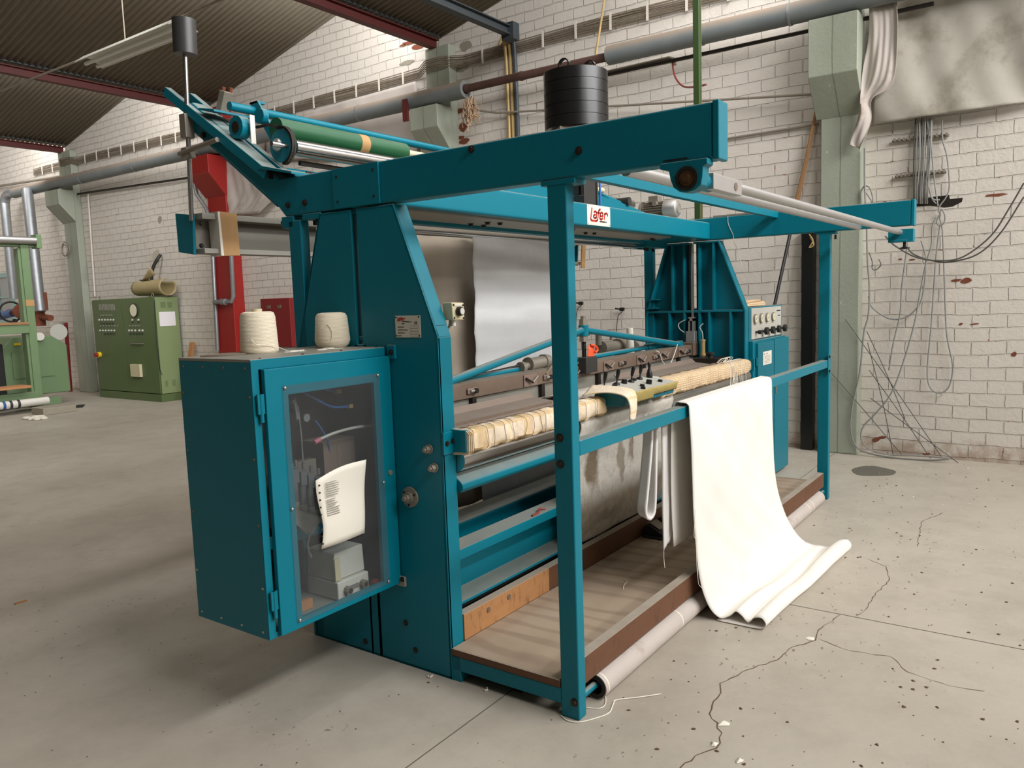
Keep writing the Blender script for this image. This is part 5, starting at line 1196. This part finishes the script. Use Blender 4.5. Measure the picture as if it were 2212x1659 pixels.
hg = MB(); rnd = random.Random(14)
for k in range(16):
    x = rnd.uniform(2.95, 3.3); y = .53
    hg.tube(cat_pts([(x,.6,1.05),(x+.02,.55,1.058),(x+rnd.uniform(-.02,.02),.517,1.03),(x+rnd.uniform(-.02,.03),.512,.96),(x+rnd.uniform(-.03,.03),.512,.86+rnd.uniform(-.02,.03))],4), .0018, 5)
for k in range(5):
    x = rnd.uniform(2.9, 3.2); hg.tube(cat_pts([(x,.6,1.055),(x+.02,.57,1.085),(x+.06,.55,1.08),(x+.04,.57,1.055),(x,.55,1.06)],4), .0018, 5)
tag(obj('hanging_threads', hg, 'thread'), 'white threads hanging over the netting near its far end', 'threads', kind='stuff')
# hanging corner of the blanket beside the console
rg = surface([(1.10,.60,1.045),(1.12,.54,1.06),(1.15,.47,1.062),(1.165,.395,1.045),(1.175,.372,1.0),(1.18,.375,.925)], [(1.20,.60,1.09),(1.215,.52,1.088),(1.245,.41,1.076),(1.262,.382,1.045),(1.26,.378,.97),(1.235,.378,.905)], 5, 14, .004, 3)
tag(obj('blanket_corner', MB().grid(rg), 'plaid', solid=.006), 'loose blanket corner hanging left of the control console', 'cloth')
tag(obj('dangling_thread', MB().tube([(1.21,.377,.915),(1.21,.377,.86),(1.215,.377,.80)],.0012,5), 'iron'), 'single dark thread hanging below the blanket corner', 'thread')
cs = thing('control_console', (1.5,.5,.98), 'grey topped control console with black joysticks on the bar', 'console')
obj('housing', MB().prism([(.425,.985),(.405,1.047),(.58,1.078),(.6,1.0),(.6,.985)], 0, 1.205, 1.825), 'teal', cs, bevel=.003)
obj('top_plate', MB().prism([(.403,1.0475),(.403,1.0505),(.58,1.0815),(.58,1.0785)], 0, 1.2, 1.83), 'panel_grey', cs, bevel=.001)
tp = MB()
def ctop(u, v): # a point on the console's top; u along x, v back
    return Vector((1.2+.63*u, .403+.177*v, 1.0505+.031*v))
UP = Vector((0,-.172,.985)).normalized()
for i, (u, v, lean) in enumerate(((.05,.82,0),(.27,.82,.05),(.52,.78,.18),(.72,.84,-.06),(.9,.8,.06))):
    p = ctop(u, v); q = p+UP*.035; top = p+(UP+Vector((lean*.4,0,0))).normalized()*.085
    if i < 4:
        j = obj('joystick', MB().lathe(p,[(.02,0),(.018,.008),(.009,.014)],14).cyl(p+UP*.01, q, .004, 8), 'black', cs)
        obj('grip', MB().tube([q-UP*.002, q.lerp(top,.25), q.lerp(top,.8), top],.01,12,True,[.007,.0095,.011,.009]), 'black', j)
    else:
        j = obj('joystick', MB().lathe(p,[(.019,0),(.018,.02),(.012,.04),(.007,.055),(.009,.07),(.010,.083),(.006,.09)],14), 'black', cs)
for i, (u, v) in enumerate(((.18,.72),(.40,.80),(.62,.85),(.45,.28),(.62,.35),(.82,.3),(.36,.1))):
    p = ctop(u, v); r_ = .017 if i in (1,4) else .014; h_ = .022 if i in (1,4) else .011
    obj('push_button', MB().cyl(p, p+UP*h_, r_, 16, r_*.9), 'black', cs)
obj('key_plate', MB().bar(ctop(.93,.95)+UP*.001, ctop(1.0,.62)+UP*.001, .03,.003,UP), 'white_plastic', cs)
rs = []
for j in range(60):
    x = 1.3+.535*j/59; w = .0022*math.sin(j*1.7)+.0015*math.sin(j*4.1)
    rs.append([(x,.402-.002,1.053+w),(x,.400-abs(w),1.045),(x,.404-abs(w)*1.3,1.03),(x,.410-abs(w),1.015 if j > 25 else 1.0),(x,.414,1.008+w if j > 25 else .992+w)])
tag(obj('tape', MB().grid([[r[k] for r in rs] for k in range(5)]), 'masking', cs, solid=.0015), 'crumpled yellowish masking tape')

# ------------------------------------------------------------------ cloths running through the machine
fe = surface([(1.18,.97,1.0),(1.16,.8,1.03),(1.1,.68,1.035),(1.03,.66,1.0),(1.0,.64,.958),(1.0,.58,.95),(1.0,.556,.91),(1.0,.563,.86),(.99,.585,.78),(.97,.60,.6),(.97,.61,.4),(1.0,.655,.26),(1.1,.66,.255)],
             [(1.95,.97,1.0),(2.0,.8,1.03),(2.05,.68,1.035),(2.12,.66,1.0),(2.12,.64,.958),(2.12,.58,.95),(2.12,.556,.91),(2.12,.563,.86),(2.1,.575,.78),(2.07,.585,.6),(2.05,.60,.4),(2.0,.655,.26),(1.95,.66,.255)], 5, 44, .010, 5)
for r in rows: pass
tag(obj('felt_blanket', MB().grid(fe), 'felt', solid=.004), 'stained felt running over the front roller and hanging below', 'felt')
sh = surface([(1.395,1.5,1.985),(1.39,1.5,1.9),(1.39,1.5,1.6),(1.375,1.5,1.2),(1.36,1.49,.8),(1.36,1.47,.3)], [(2.32,1.5,1.985),(2.32,1.5,1.9),(2.32,1.5,1.6),(2.31,1.5,1.2),(2.3,1.49,.8),(2.3,1.47,.3)], 8, 30, .0, 6)
for i, r in enumerate(sh):
    for j, p in enumerate(r):
        zz = p.z; p.y += .004*math.sin(zz*19+.4*math.sin(j*.35)) + .003*math.sin(zz*43+j*.12) + .001*math.sin(zz*90+j*.3)
tag(obj('white_sheet', MB().grid(sh), 'sheet', solid=.002), 'bright white cloth sheet hanging upright inside the machine', 'cloth')
sh = surface([(.3,1.62,1.93),(.3,1.62,1.4),(.32,1.6,.9),(.35,1.58,.3)], [(2.25,1.62,1.93),(2.25,1.62,1.4),(2.25,1.6,.9),(2.25,1.58,.3)], 8, 50, .0, 7)
for r in sh:
    for j, p in enumerate(r): p.y += .012*math.sin(j*.4)*(1.4-p.z/2) + .006*math.sin(j*1.1+p.z*2)
tag(obj('drab_sheet', MB().grid(sh), 'drab', solid=.002), 'greyish beige sheet hanging behind the bright white one', 'cloth')
rl_ = cat_pts
# canvas over the guard rail
A = [(1.02,.075,.36),(1.0,.075,.62),(1.0,.07,.95),(1.0,.055,1.045),(1.0,.02,1.053),(1.0,-.012,1.045),(1.0,-.018,1.0),(1.02,-.02,.75),(1.04,-.022,.45),(1.06,-.035,.22),(1.09,-.065,.08),(1.115,-.11,.018),(1.13,-.155,.03),(1.13,-.185,.058),(1.13,-.215,.042),(1.125,-.245,.02),(1.12,-.275,.05),(1.12,-.31,.055),(1.115,-.33,.028),(1.11,-.30,.008),(1.11,-.2,.005),(1.11,-.1,.005)]
B = [(2.2,.075,.36),(2.2,.075,.62),(2.2,.07,.95),(2.2,.055,1.045),(2.2,.02,1.053),(2.2,-.012,1.045),(2.2,-.02,1.0),(2.21,-.022,.75),(2.23,-.035,.45),(2.26,-.075,.25),(2.30,-.13,.12),(2.34,-.18,.055),(2.37,-.215,.035),(2.39,-.25,.03),(2.41,-.285,.025),(2.43,-.315,.035),(2.45,-.345,.06),(2.47,-.385,.06),(2.475,-.405,.03),(2.46,-.385,.008),(2.42,-.25,.005),(2.36,-.15,.005)]
dc = surface(A, B, 5, 40, .0, 3)
for i, r in enumerate(dc):
    for j, p in enumerate(r):
        t = j/40
        if p.z < .98 and p.y < 0: p.y -= (.006*math.sin(t*7+p.z*9)+.004*math.sin(t*17-p.z*13)+.003*math.sin(t*31+p.z*31))*min(1,(p.z+.05)*3)*min(1, t*9+.1, (1-t)*9+.1) + .0
        if p.z < .2 and i > 55: p.z = max(.004, p.z*(1+.25*math.sin(t*9)))
tag(obj('draped_canvas', MB().grid(dc), 'canvas', solid=.003), 'long cream canvas draped over the guard rail and curling onto the floor', 'canvas')
# inner flaps behind the rail
FQ = [(.83,1.0),(.825,.9),(.80,.78),(.77,.66),(.755,.60),(.765,.565),(.80,.548),(.835,.56),(.85,.60),(.86,.70),(.87,.85),(.885,1.0)]
fl1 = surface([(x,.085,z) for x, z in FQ], [(x+.02,.135,z+.01) for x, z in FQ], 5, 6, .0, 2)
tag(obj('folded_felt', MB().grid(fl1), 'felt_white', solid=.012), 'thick felt loop hanging behind the guard rail by the canvas', 'felt')
fl2 = surface([(.93,.085,1.0),(.93,.085,.8),(.935,.09,.6),(.935,.09,.45),(.935,.09,.365)], [(1.06,.095,1.0),(1.06,.1,.8),(1.06,.1,.6),(1.05,.1,.45),(1.04,.1,.39)], 5, 12, .006, 2)
tag(obj('felt_strip', MB().grid(fl2), 'felt_white', solid=.008), 'narrow felt strip hanging behind the canvas left edge', 'felt')
fr2 = MB(); rnd = random.Random(4)
fr2.tube(cat_pts([(.94,.09,.365),(.938,.088,.32),(.94,.085,.28)],4),.0015,5)
fr2.tube(cat_pts([(1.03,-.03,.55),(1.01,-.035,.5),(1.0,-.035,.44),(1.02,-.035,.42),(1.035,-.03,.46)],4),.0013,5)
fr2.tube(cat_pts([(1.04,-.03,.42),(1.035,-.032,.3),(1.04,-.035,.22)],4),.0013,5)
fr2.tube(cat_pts([(1.05,-.035,.3),(1.03,-.04,.27),(1.035,-.04,.2),(1.06,-.045,.17)],4),.0013,5)
tag(obj('frayed_threads', fr2, 'thread'), 'frayed threads along the left selvedge of the canvas', 'threads', kind='stuff')
# string by the near post
P = [onz(.003,u,v) for u, v in ((1212,1546),(1225,1556),(1250,1560),(1285,1552),(1315,1540),(1325,1520),(1332,1512),(1380,1506),(1428,1499))]
tag(obj('string', MB().tube(cat_pts(P,6),.0022,6), 'thread'), 'white string trailing on the floor round the near post', 'string')
P = [onz(.003,u,v) for u, v in ((1268,1529),(1295,1530),(1307,1522),(1308,1505),(1303,1495))]
tag(obj('string', MB().tube(cat_pts(P,6),.0018,6), 'thread'), 'short string loop under the film roll end', 'string')
tag(obj('thread_scrap', MB().tube(cat_pts([(.93,.3,.139),(.98,.32,.141),(1.03,.33,.139),(1.05,.36,.14)],4),.0016,5).tube(cat_pts([(1.6,.45,.139),(1.66,.44,.141),(1.7,.46,.139)],4),.0016,5), 'thread'), 'white thread scraps on the plywood deck', 'threads', kind='stuff')
for k, (u, v, lab) in enumerate(((1051,1487,'white lint tuft on the floor under the side rail'), (930,1459,'white lint tuft at the near frame foot'))):
    p = onz(.008,u,v); b = MB()
    for q in range(4): b.sphere((p.x+rnd.uniform(-.012,.012), p.y+rnd.uniform(-.008,.008), .005), .0045, 7, 5)
    tag(obj('lint_tuft', b, 'flake'), lab, 'lint')
# ------------------------------------------------------------------ background things
# green control cabinet by the wall
gx0, gx1, gy0, gy1, gz = 5.02, 5.46, 11.2, 13.25, 1.79
gc = thing('switch_cabinet', (5.2,12.2,0), 'olive green two door switch cabinet against the wall at left', 'cabinet')
obj('body', MB().box(gx0+.02,gx1,gy0,gy1,.131,gz), 'green_light' if False else 'green_dark', gc, bevel=.01)
obj('side_panel', MB().box(gx0+.02,gx1-.005,gy0-.012,gy0,.14,gz-.01), simple('light_olive_enamel',(128,144,100),.5,0,.04,3), gc, bevel=.003)
obj('plinth', MB().box(gx0-.001,gx1+.001,gy0-.014,gy1,0,.13), 'green_dark', gc, bevel=.003)
dl = obj('door', MB().box(gx0,gx0+.02,12.24,gy1,.145,gz-.01), 'green_dark', gc, bevel=.004)
dr_ = obj('door', MB().box(gx0,gx0+.02,gy0+.01,12.225,.145,gz-.01), 'green_dark', gc, bevel=.004)
obj('dial_gauge', MB().cyl((gx0,11.82,1.575),(gx0-.02,11.82,1.575),.125,32), 'charcoal', dr_)
obj('dial_face', MB().cyl((gx0-.02,11.82,1.575),(gx0-.024,11.82,1.575),.105,32), 'gauge', dr_)
def g_on(u, v): return onx(gx0, u, v)
for v0, us, mt, rr in ((681,[214+5.5*k+6 for k in range(5)],'alu',.012),(691,[215+6.2*k for k in range(6)],'white_plastic',.016),(699,[220+6*k for k in range(5)],'charcoal',.012),(704,[219+6*k for k in range(7)],'alu',.010),(714,[217+6.2*k for k in range(6)],'white_plastic',.016),(721,[227+6.5*k for k in range(4)],'charcoal',.014)):
    for u in us:
        p = g_on(u, v0); obj('selector', MB().cyl((gx0,p.y,p.z),(gx0-.02,p.y,p.z),rr,8), mt, dl)
for v0, us, mt, rr in ((691,[287,300],'white_plastic',.016),(696,[287,300],'charcoal',.014),(704,[282,288,295,301],'alu',.012),(714,[280,286,293,302,309],'white_plastic',.018),(721,[283,290,296,302,308],'charcoal',.014)):
    for u in us:
        p = g_on(u, v0); obj('selector', MB().cyl((gx0,p.y,p.z),(gx0-.02,p.y,p.z),rr,8), mt, dr_)
b = MB()
for k in range(11):
    p = g_on(215+3.2*k, 663); b.box(gx0-.004,gx0,p.y-.012,p.y+.012,p.z-.06,p.z+.05)
obj('vent', b, 'ink', dl, kind='stuff')
p = g_on(215,766); obj('emergency_switch', MB().cyl((gx0,p.y-.03,p.z),(gx0-.05,p.y-.03,p.z),.05,16), 'yellow', dl); obj('emergency_knob', MB().cyl((gx0-.05,p.y-.02,p.z),(gx0-.1,p.y-.02,p.z),.035,14), 'red_paint', dl)
a, c_ = g_on(284,742), g_on(311,747); obj('handle', MB().tube([(gx0-.004,a.y,a.z),(gx0-.03,a.y-.03,a.z),(gx0-.03,c_.y+.03,a.z),(gx0-.004,c_.y,a.z)],.012,8), 'steel', dr_)
a, c_ = g_on(286,786), g_on(309,814); obj('filter_box', MB().box(gx0-.05,gx0,c_.y,a.y,c_.z,a.z), 'beige_plastic', dr_, bevel=.006)
q = lambda u, v: ony(gy0-.012, u, v)
a, c_ = q(343,674), q(380,703); obj('notice', MB().box(a.x,c_.x,gy0-.016,gy0-.012,c_.z,a.z), simple('white_notice',(228,224,226),.5,0,.02,3), gc)
for (u0,u1,v0,v1) in ((346,358,652,665),(361,372,652,665),(357,363,822,835),(372,380,820,833)):
    b = MB(); a, c_ = q(u0,v0), q(u1,v1)
    for k in range(6): z = c_.z+(a.z-c_.z)*(k+.5)/6; b.box(a.x,c_.x,gy0-.014,gy0-.012,z-.004,z+.004)
    obj('louvre', b, 'green_dark', gc, kind='stuff')
for (y, x) in ((13.1,5.1),(11.35,5.1),(11.3,5.38)): obj('lifting_eye', MB().torus((x,y,gz+.03),.03,.007,(1,0,0),16,6), 'steel', gc)
obj('cord', MB().tube([q(333,648),q(338,740),q(346,800),q(350,810)],.006,6), 'black_cable', gc)
tag(obj('wall_box', MB().box(5.35,WX,13.35,13.75,.98,1.62), 'grey_beam', bevel=.01), 'grey box on the wall left of the switch cabinet', 'box')
# curled sheet on top of the cabinet
rows = []
for i in range(15):
    s_ = i/14; y = 12.05-s_*.95; row = []
    for j in range(17):
        a = math.radians(-250+ (300 if s_ > .35 else 330)*j/16 + 10*math.sin(s_*5)); r_ = .13+.02*s_+(.03 if j > 13 and s_ < .4 else 0)
        row.append((5.25+r_*math.cos(a), y, gz+.165+r_*math.sin(a)*.95))
    rows.append(row)
fp = [[Vector((5.17+.02*j, 11.75-.28*i/4, gz+.30+.02*i+(.14*(i/4)*(1-j/4)))) for j in range(5)] for i in range(5)]
tag(obj('curled_sheet', MB().grid(rows).grid(fp), 'olive_mat', solid=.008), 'stiff yellowish sheet curled into a roll on the switch cabinet', 'sheet')
cable('wall_cable', [onx(5.46,347,550), onx(5.4,340,560), onx(5.35,332,575), onx(5.32,328,592), onx(5.3,328,618)], .028, 'black_cable', label='thick black cable bending from the wall into the curled sheet', cat='cable')
tag(obj('cable_patch', MB().cyl(onx(5.498,343,552)+Vector((-.001,0,0)), onx(5.49,343,552), .1, 14), 'block'), 'grey cement patch where the black cable enters', 'patch')
a, b2 = onx(5.42,413,740), onx(5.1,388,864); a2 = Vector((5.42, a.y, a.z))
tag(obj('plank', MB().bar(Vector((5.2, b2.y, .02)), Vector((5.44, a.y, a.z)), .12, .04, (1,0,.2)), 'wood_raw', bevel=.003), 'short plank leaning on the wall beside the switch cabinet', 'plank')
rbx = thing('hose_cabinet', (5.4,8.4,.9), 'dark red fire cabinet on the wall behind the left yarn cone', 'cabinet')
obj('box', MB().box(5.28,WX,8.02,8.7,.95,1.68), 'dark_red', rbx, bevel=.01)
for y in (8.5,8.25): obj('latch', MB().box(5.27,5.28,y-.04,y+.04,1.53,1.58), 'brown_iron', rbx)
# far left machine
FY = 12.35; fxx = 3.6
gm = thing('framed_machine', (3.0,12.4,0), 'light green framed machine with a grey roller at the far left', 'machine')
P_ = lambda u, v: ony(FY, u, v)
a, b2 = P_(60,545), P_(92,885)
obj('post', MB().box(3.5,3.62,FY-.05,FY+.05,.05,2.68), 'green_light', gm, bevel=.006)
obj('post', MB().box(3.46,3.5,FY-.03,FY+.12,.05,2.62), 'green_light', gm, bevel=.004)
obj('orange_tape', MB().box(3.498,3.624,FY-.054,FY+.054,1.70,1.80), 'cardboard', gm)
z1 = P_(50,520).z; 
obj('arm_plate', MB().box(3.72,3.8,FY-.12,FY+.08,z1-.12,z1+.1), 'green_light', gm, bevel=.006)
obj('arm_beam', MB().box(.5,3.8,FY-.02,FY+.1,z1-.1,z1-.03), 'green_light', gm, bevel=.006)
obj('roller', MB().cyl((.5,FY-.08,z1),(3.72,FY-.08,z1),.06,20), 'alu', gm)
z2 = P_(30,702).z; z3 = P_(30,838).z; z4 = P_(30,855).z
obj('shelf_board', MB().box(.5,3.5,FY-.1,FY+.3,z2,z2+.04), 'wood_stick', gm, bevel=.003)
obj('shelf_beam', MB().box(.5,3.5,FY-.08,FY+.0,z2-.14,z2), 'green_light', gm, bevel=.006)
obj('foot_board', MB().box(.5,3.35,FY-.3,FY+.05,z3,z3+.04), 'wood_raw', gm, bevel=.003)
obj('foot_beam', MB().box(.5,3.55,FY-.1,FY,z4-.1,z4+.04), 'green_light', gm, bevel=.006)
z5 = ony(FY-.3,40,873).z
wr = thing('white_roller', (2.5,FY-.25,z5), 'white floor level roller with blue tape rings at far left', 'roller')
obj('tube', MB().cyl((.5,FY-.25,z5),(3.6,FY-.25,z5),.062,20), 'white_plastic', wr)
for u in (10, 25, 42):
    x = ony(FY-.3,u,875).x; obj('tape_ring', MB().ring((x-.02,FY-.25,z5),(x+.02,FY-.25,z5),.0635,.06), 'blue_valve' if u == 10 else 'charcoal', wr)
hs = obj('housing', MB().prism([(3.3,.2),(4.35,.2),(4.35,1.02),(4.1,1.2),(3.5,1.2),(3.3,1.02)], 1, 12.9,14.1), 'green_light', gm, bevel=.02)
obj('housing_panel', MB().box(3.45,4.1,12.885,12.9,.5,.95), 'green_light', hs, bevel=.004)
obj('yellow_sticker', MB().box(3.5,3.6,12.88,12.9,1.06,1.1), 'yellow', hs)
obj('gear_side', MB().box(.6,3.3,12.8,13.5,.15,1.1), 'rubber', gm, bevel=.02)
for k in range(9): obj('gear', MB().cyl((3.0-.3*(k%3),12.78,.35+.26*(k//3)),(3.0-.3*(k%3),12.72,.35+.26*(k//3)),.11,16), 'steel', gm)
obj('base_rail', MB().box(3.3,4.0,12.5,12.62,.05,.17), 'green_light', gm, bevel=.006)
obj('disc', MB().cyl(ony(12.9,86,727),ony(12.84,86,727),.07,16), 'white_plastic', gm)
obj('pad', MB().box(3.25,3.75,11.5,11.9,0,.11), 'block', bevel=.01); bpy.data.objects['pad'].name = 'concrete_block'
tag(bpy.data.objects['concrete_block'], 'rough concrete block on the floor before the green frame', 'block')
rg = MB(); pc = onz(0,85,905)
for k in range(8): rg.sphere((pc.x+rnd.uniform(-.12,.12), pc.y+rnd.uniform(-.2,.2), .015), rnd.uniform(.04,.07), 8, 5, (1,1.3,.45))
tag(obj('white_rag', rg, 'flake'), 'crumpled white rag on the floor at far left', 'rag')
pc = onz(0,185,878); tag(obj('dark_strip', MB().prism([(pc.x-.3,pc.y-.02),(pc.x+.02,pc.y+.3),(pc.x+.1,pc.y+.22),(pc.x-.1,pc.y-.1)], 2, .001, .012), 'rubber'), 'dark offcut lying on the floor before the switch cabinet', 'scrap')
pc = onz(0,150,882); tag(obj('dark_strip', MB().prism([(pc.x-.25,pc.y-.25),(pc.x+.1,pc.y+.25),(pc.x+.13,pc.y+.22),(pc.x-.2,pc.y-.3)], 2, .001, .01), 'rubber'), 'narrow dark strip on the floor by the concrete block', 'scrap')
# lamp dish, red stub, valves
ds = onx(4.9,127,717)
dsh = thing('metal_dish', ds, 'round silver metal dish standing out at the left column', 'dish')
obj('bowl', MB().cyl(ds, ds+Vector((.05,.06,0)), .15, 32, .13), 'panel_grey', dsh); obj('stem', MB().cyl(ds+Vector((.05,.06,0)), ds+Vector((.3,.5,.15)), .05, 12), 'alu', dsh)
a, b2 = onx(5.3,142,697), onx(5.3,152,838)
tag(obj('red_stub_pipe', MB().tube([a, (5.3,(a.y+b2.y)/2,(a.z+b2.z)/2), (5.3,b2.y,0)], .035, 10), 'dark_red'), 'dark red peeling pipe standing beside the left column', 'pipe')
vv = thing('valve_set', onx(4.9,60,670), 'rusty steam valve with a handwheel behind the green frame', 'valve')
p0 = onx(4.95,62,672)
obj('body', MB().cyl(p0+Vector((0,.9,0)), p0+Vector((0,-.9,-.15)), .06, 12).sphere(p0, .13, 12, 8), 'rust', vv)
obj('flange', MB().cyl(p0+Vector((0,-.45,.1)), p0+Vector((0,-.5,.1)), .15, 16).cyl(p0+Vector((0,.3,0)), p0+Vector((0,.36,0)), .15, 16), 'rust', vv)
obj('handwheel', MB().torus(p0+Vector((-.1,.55,0)), .2, .02, (.3,1,0)).cyl(p0+Vector((-.1,.55,0)), p0+Vector((.0,.9,0)), .02, 8), 'iron', vv)
obj('blue_actuator', MB().cyl(p0+Vector((0,.7,-.02)), p0+Vector((0,1.5,-.1)), .08, 14), 'blue_valve', vv)
obj('stub', MB().cyl(p0+Vector((0,-.75,.0)), p0+Vector((0,-.75,.35)), .035, 10).cyl(p0+Vector((0,-.4,.25)), p0+Vector((0,-.4,-.3)), .12, 14), 'rust', vv)
# little window at the far left
wv = struct('window_8', MB().box(5.45,5.5,17.5,17.6,1.4,2.5).box(5.45,5.5,18.9,19.0,1.4,2.5).box(5.45,5.5,17.5,19,1.4,1.48).box(5.45,5.5,17.5,19,2.4,2.5).box(5.46,5.49,18.2,18.25,1.4,2.5).box(5.46,5.49,17.5,19,1.95,1.99), 'green_win')
obj('pane', MB().box(5.485,5.495,17.6,18.9,1.48,2.4), 'window_grey', wv)
tag(obj('cable_coil', MB().torus(onx(5.3,140,541), .11, .012, (1,0,0), 24, 6).torus(onx(5.3,142,538), .13, .01, (1,.1,0), 24, 6), 'conduit'), 'small coil of grey wire hanging on the left green column', 'cable')
# contraption seen through the machine
t = thing('grey_machine', (3.9,2.4,0), 'low grey machine with valve, seen through the teal frame', 'machine')
obj('bed', MB().box(3.5,4.6,2.25,2.9,.0,.92), 'steel', t, bevel=.02)
obj('cover', MB().prism([(3.2,.92),(3.75,.92),(3.65,1.15),(3.3,1.19),(3.2,1.15)], 1, 2.2,2.7), 'grey_beam', t, bevel=.02)
obj('frame_bar', MB().bar((3.3,2.2,1.22),(3.95,2.2,1.22),.04,.05).bar((3.93,2.2,1.24),(3.93,2.2,.92),.03,.03), 'green_pole', t)
obj('gear_motor', MB().cyl((4.1,2.15,1.07),(4.42,2.15,1.05),.065,16).cyl((4.42,2.15,1.05),(4.5,2.15,1.05),.085,18), 'steel', t, bevel=.003)
obj('wheel', MB().cyl((4.52,2.05,1.02),(4.56,2.05,1.02),.1,24), 'alu', t)
obj('knob', MB().cyl((4.3,2.15,1.13),(4.3,2.15,1.17),.012,8).sphere((4.3,2.15,1.2),.035,10,6), 'brown_iron', t)
obj('elbow', MB().cyl((4.06,2.15,1.1),(4.06,2.15,1.2),.03,10), 'steel', t)
tag(obj('orange_ribbon', MB().grid([[Vector((1.9+.035*k+.01*math.sin(r*2),1.02+.006*math.sin(k+r),1.245-.035*r)) for k in range(3)] for r in range(5)]).tube(cat_pts([(1.93,1.02,1.25),(1.97,1.01,1.24),(2.0,1.01,1.215),(1.97,1.01,1.20)],4),.006,6), 'orange', solid=.003), 'orange ribbon tied round the spindle of the tie joint', 'ribbon')
tag(obj('white_cone', MB().cyl((4.4,2.0,.92),(4.4,2.0,1.24),.045,18,.03), 'paper'), 'slim white paper cone on the low grey machine', 'cone')
for (u, v, lab) in ((1256,655,'black plug on a thin wire, left of the two on brickwork'), (1345,668,'black plug on a thin wire, right of the two on brickwork')):
    p = onx(5.44,u,v); tt_ = thing('wall_plug', p, lab, 'plug', 'plugs on the brickwork')
    obj('plug', MB().cyl(p+Vector((0,-.02,0)), p+Vector((-.01,.03,0)), .02, 12).cyl(p+Vector((0,.03,0)), p+Vector((0,.09,.01)), .008, 8), 'black', tt_)
    obj('wire', MB().tube(cat_pts([p+Vector((0,0,-.02)), p+Vector((.02,.08,-.12)), p+Vector((.02,.1,-.6)), p+Vector((.02,.12,-1.0))],4), .004, 6), 'black_cable', tt_)
vs = bpy.context.scene.view_settings
vs.view_transform = 'Standard'; vs.look = 'None'; vs.gamma = 1; vs.use_curve_mapping = False; vs.exposure = -0.06
bpy.context.scene.cycles.use_denoising = True
bpy.context.scene.cycles.max_bounces = 10; bpy.context.scene.cycles.diffuse_bounces = 6; bpy.context.scene.cycles.transparent_max_bounces = 12
bpy.context.scene.cycles.sample_clamp_indirect = 6
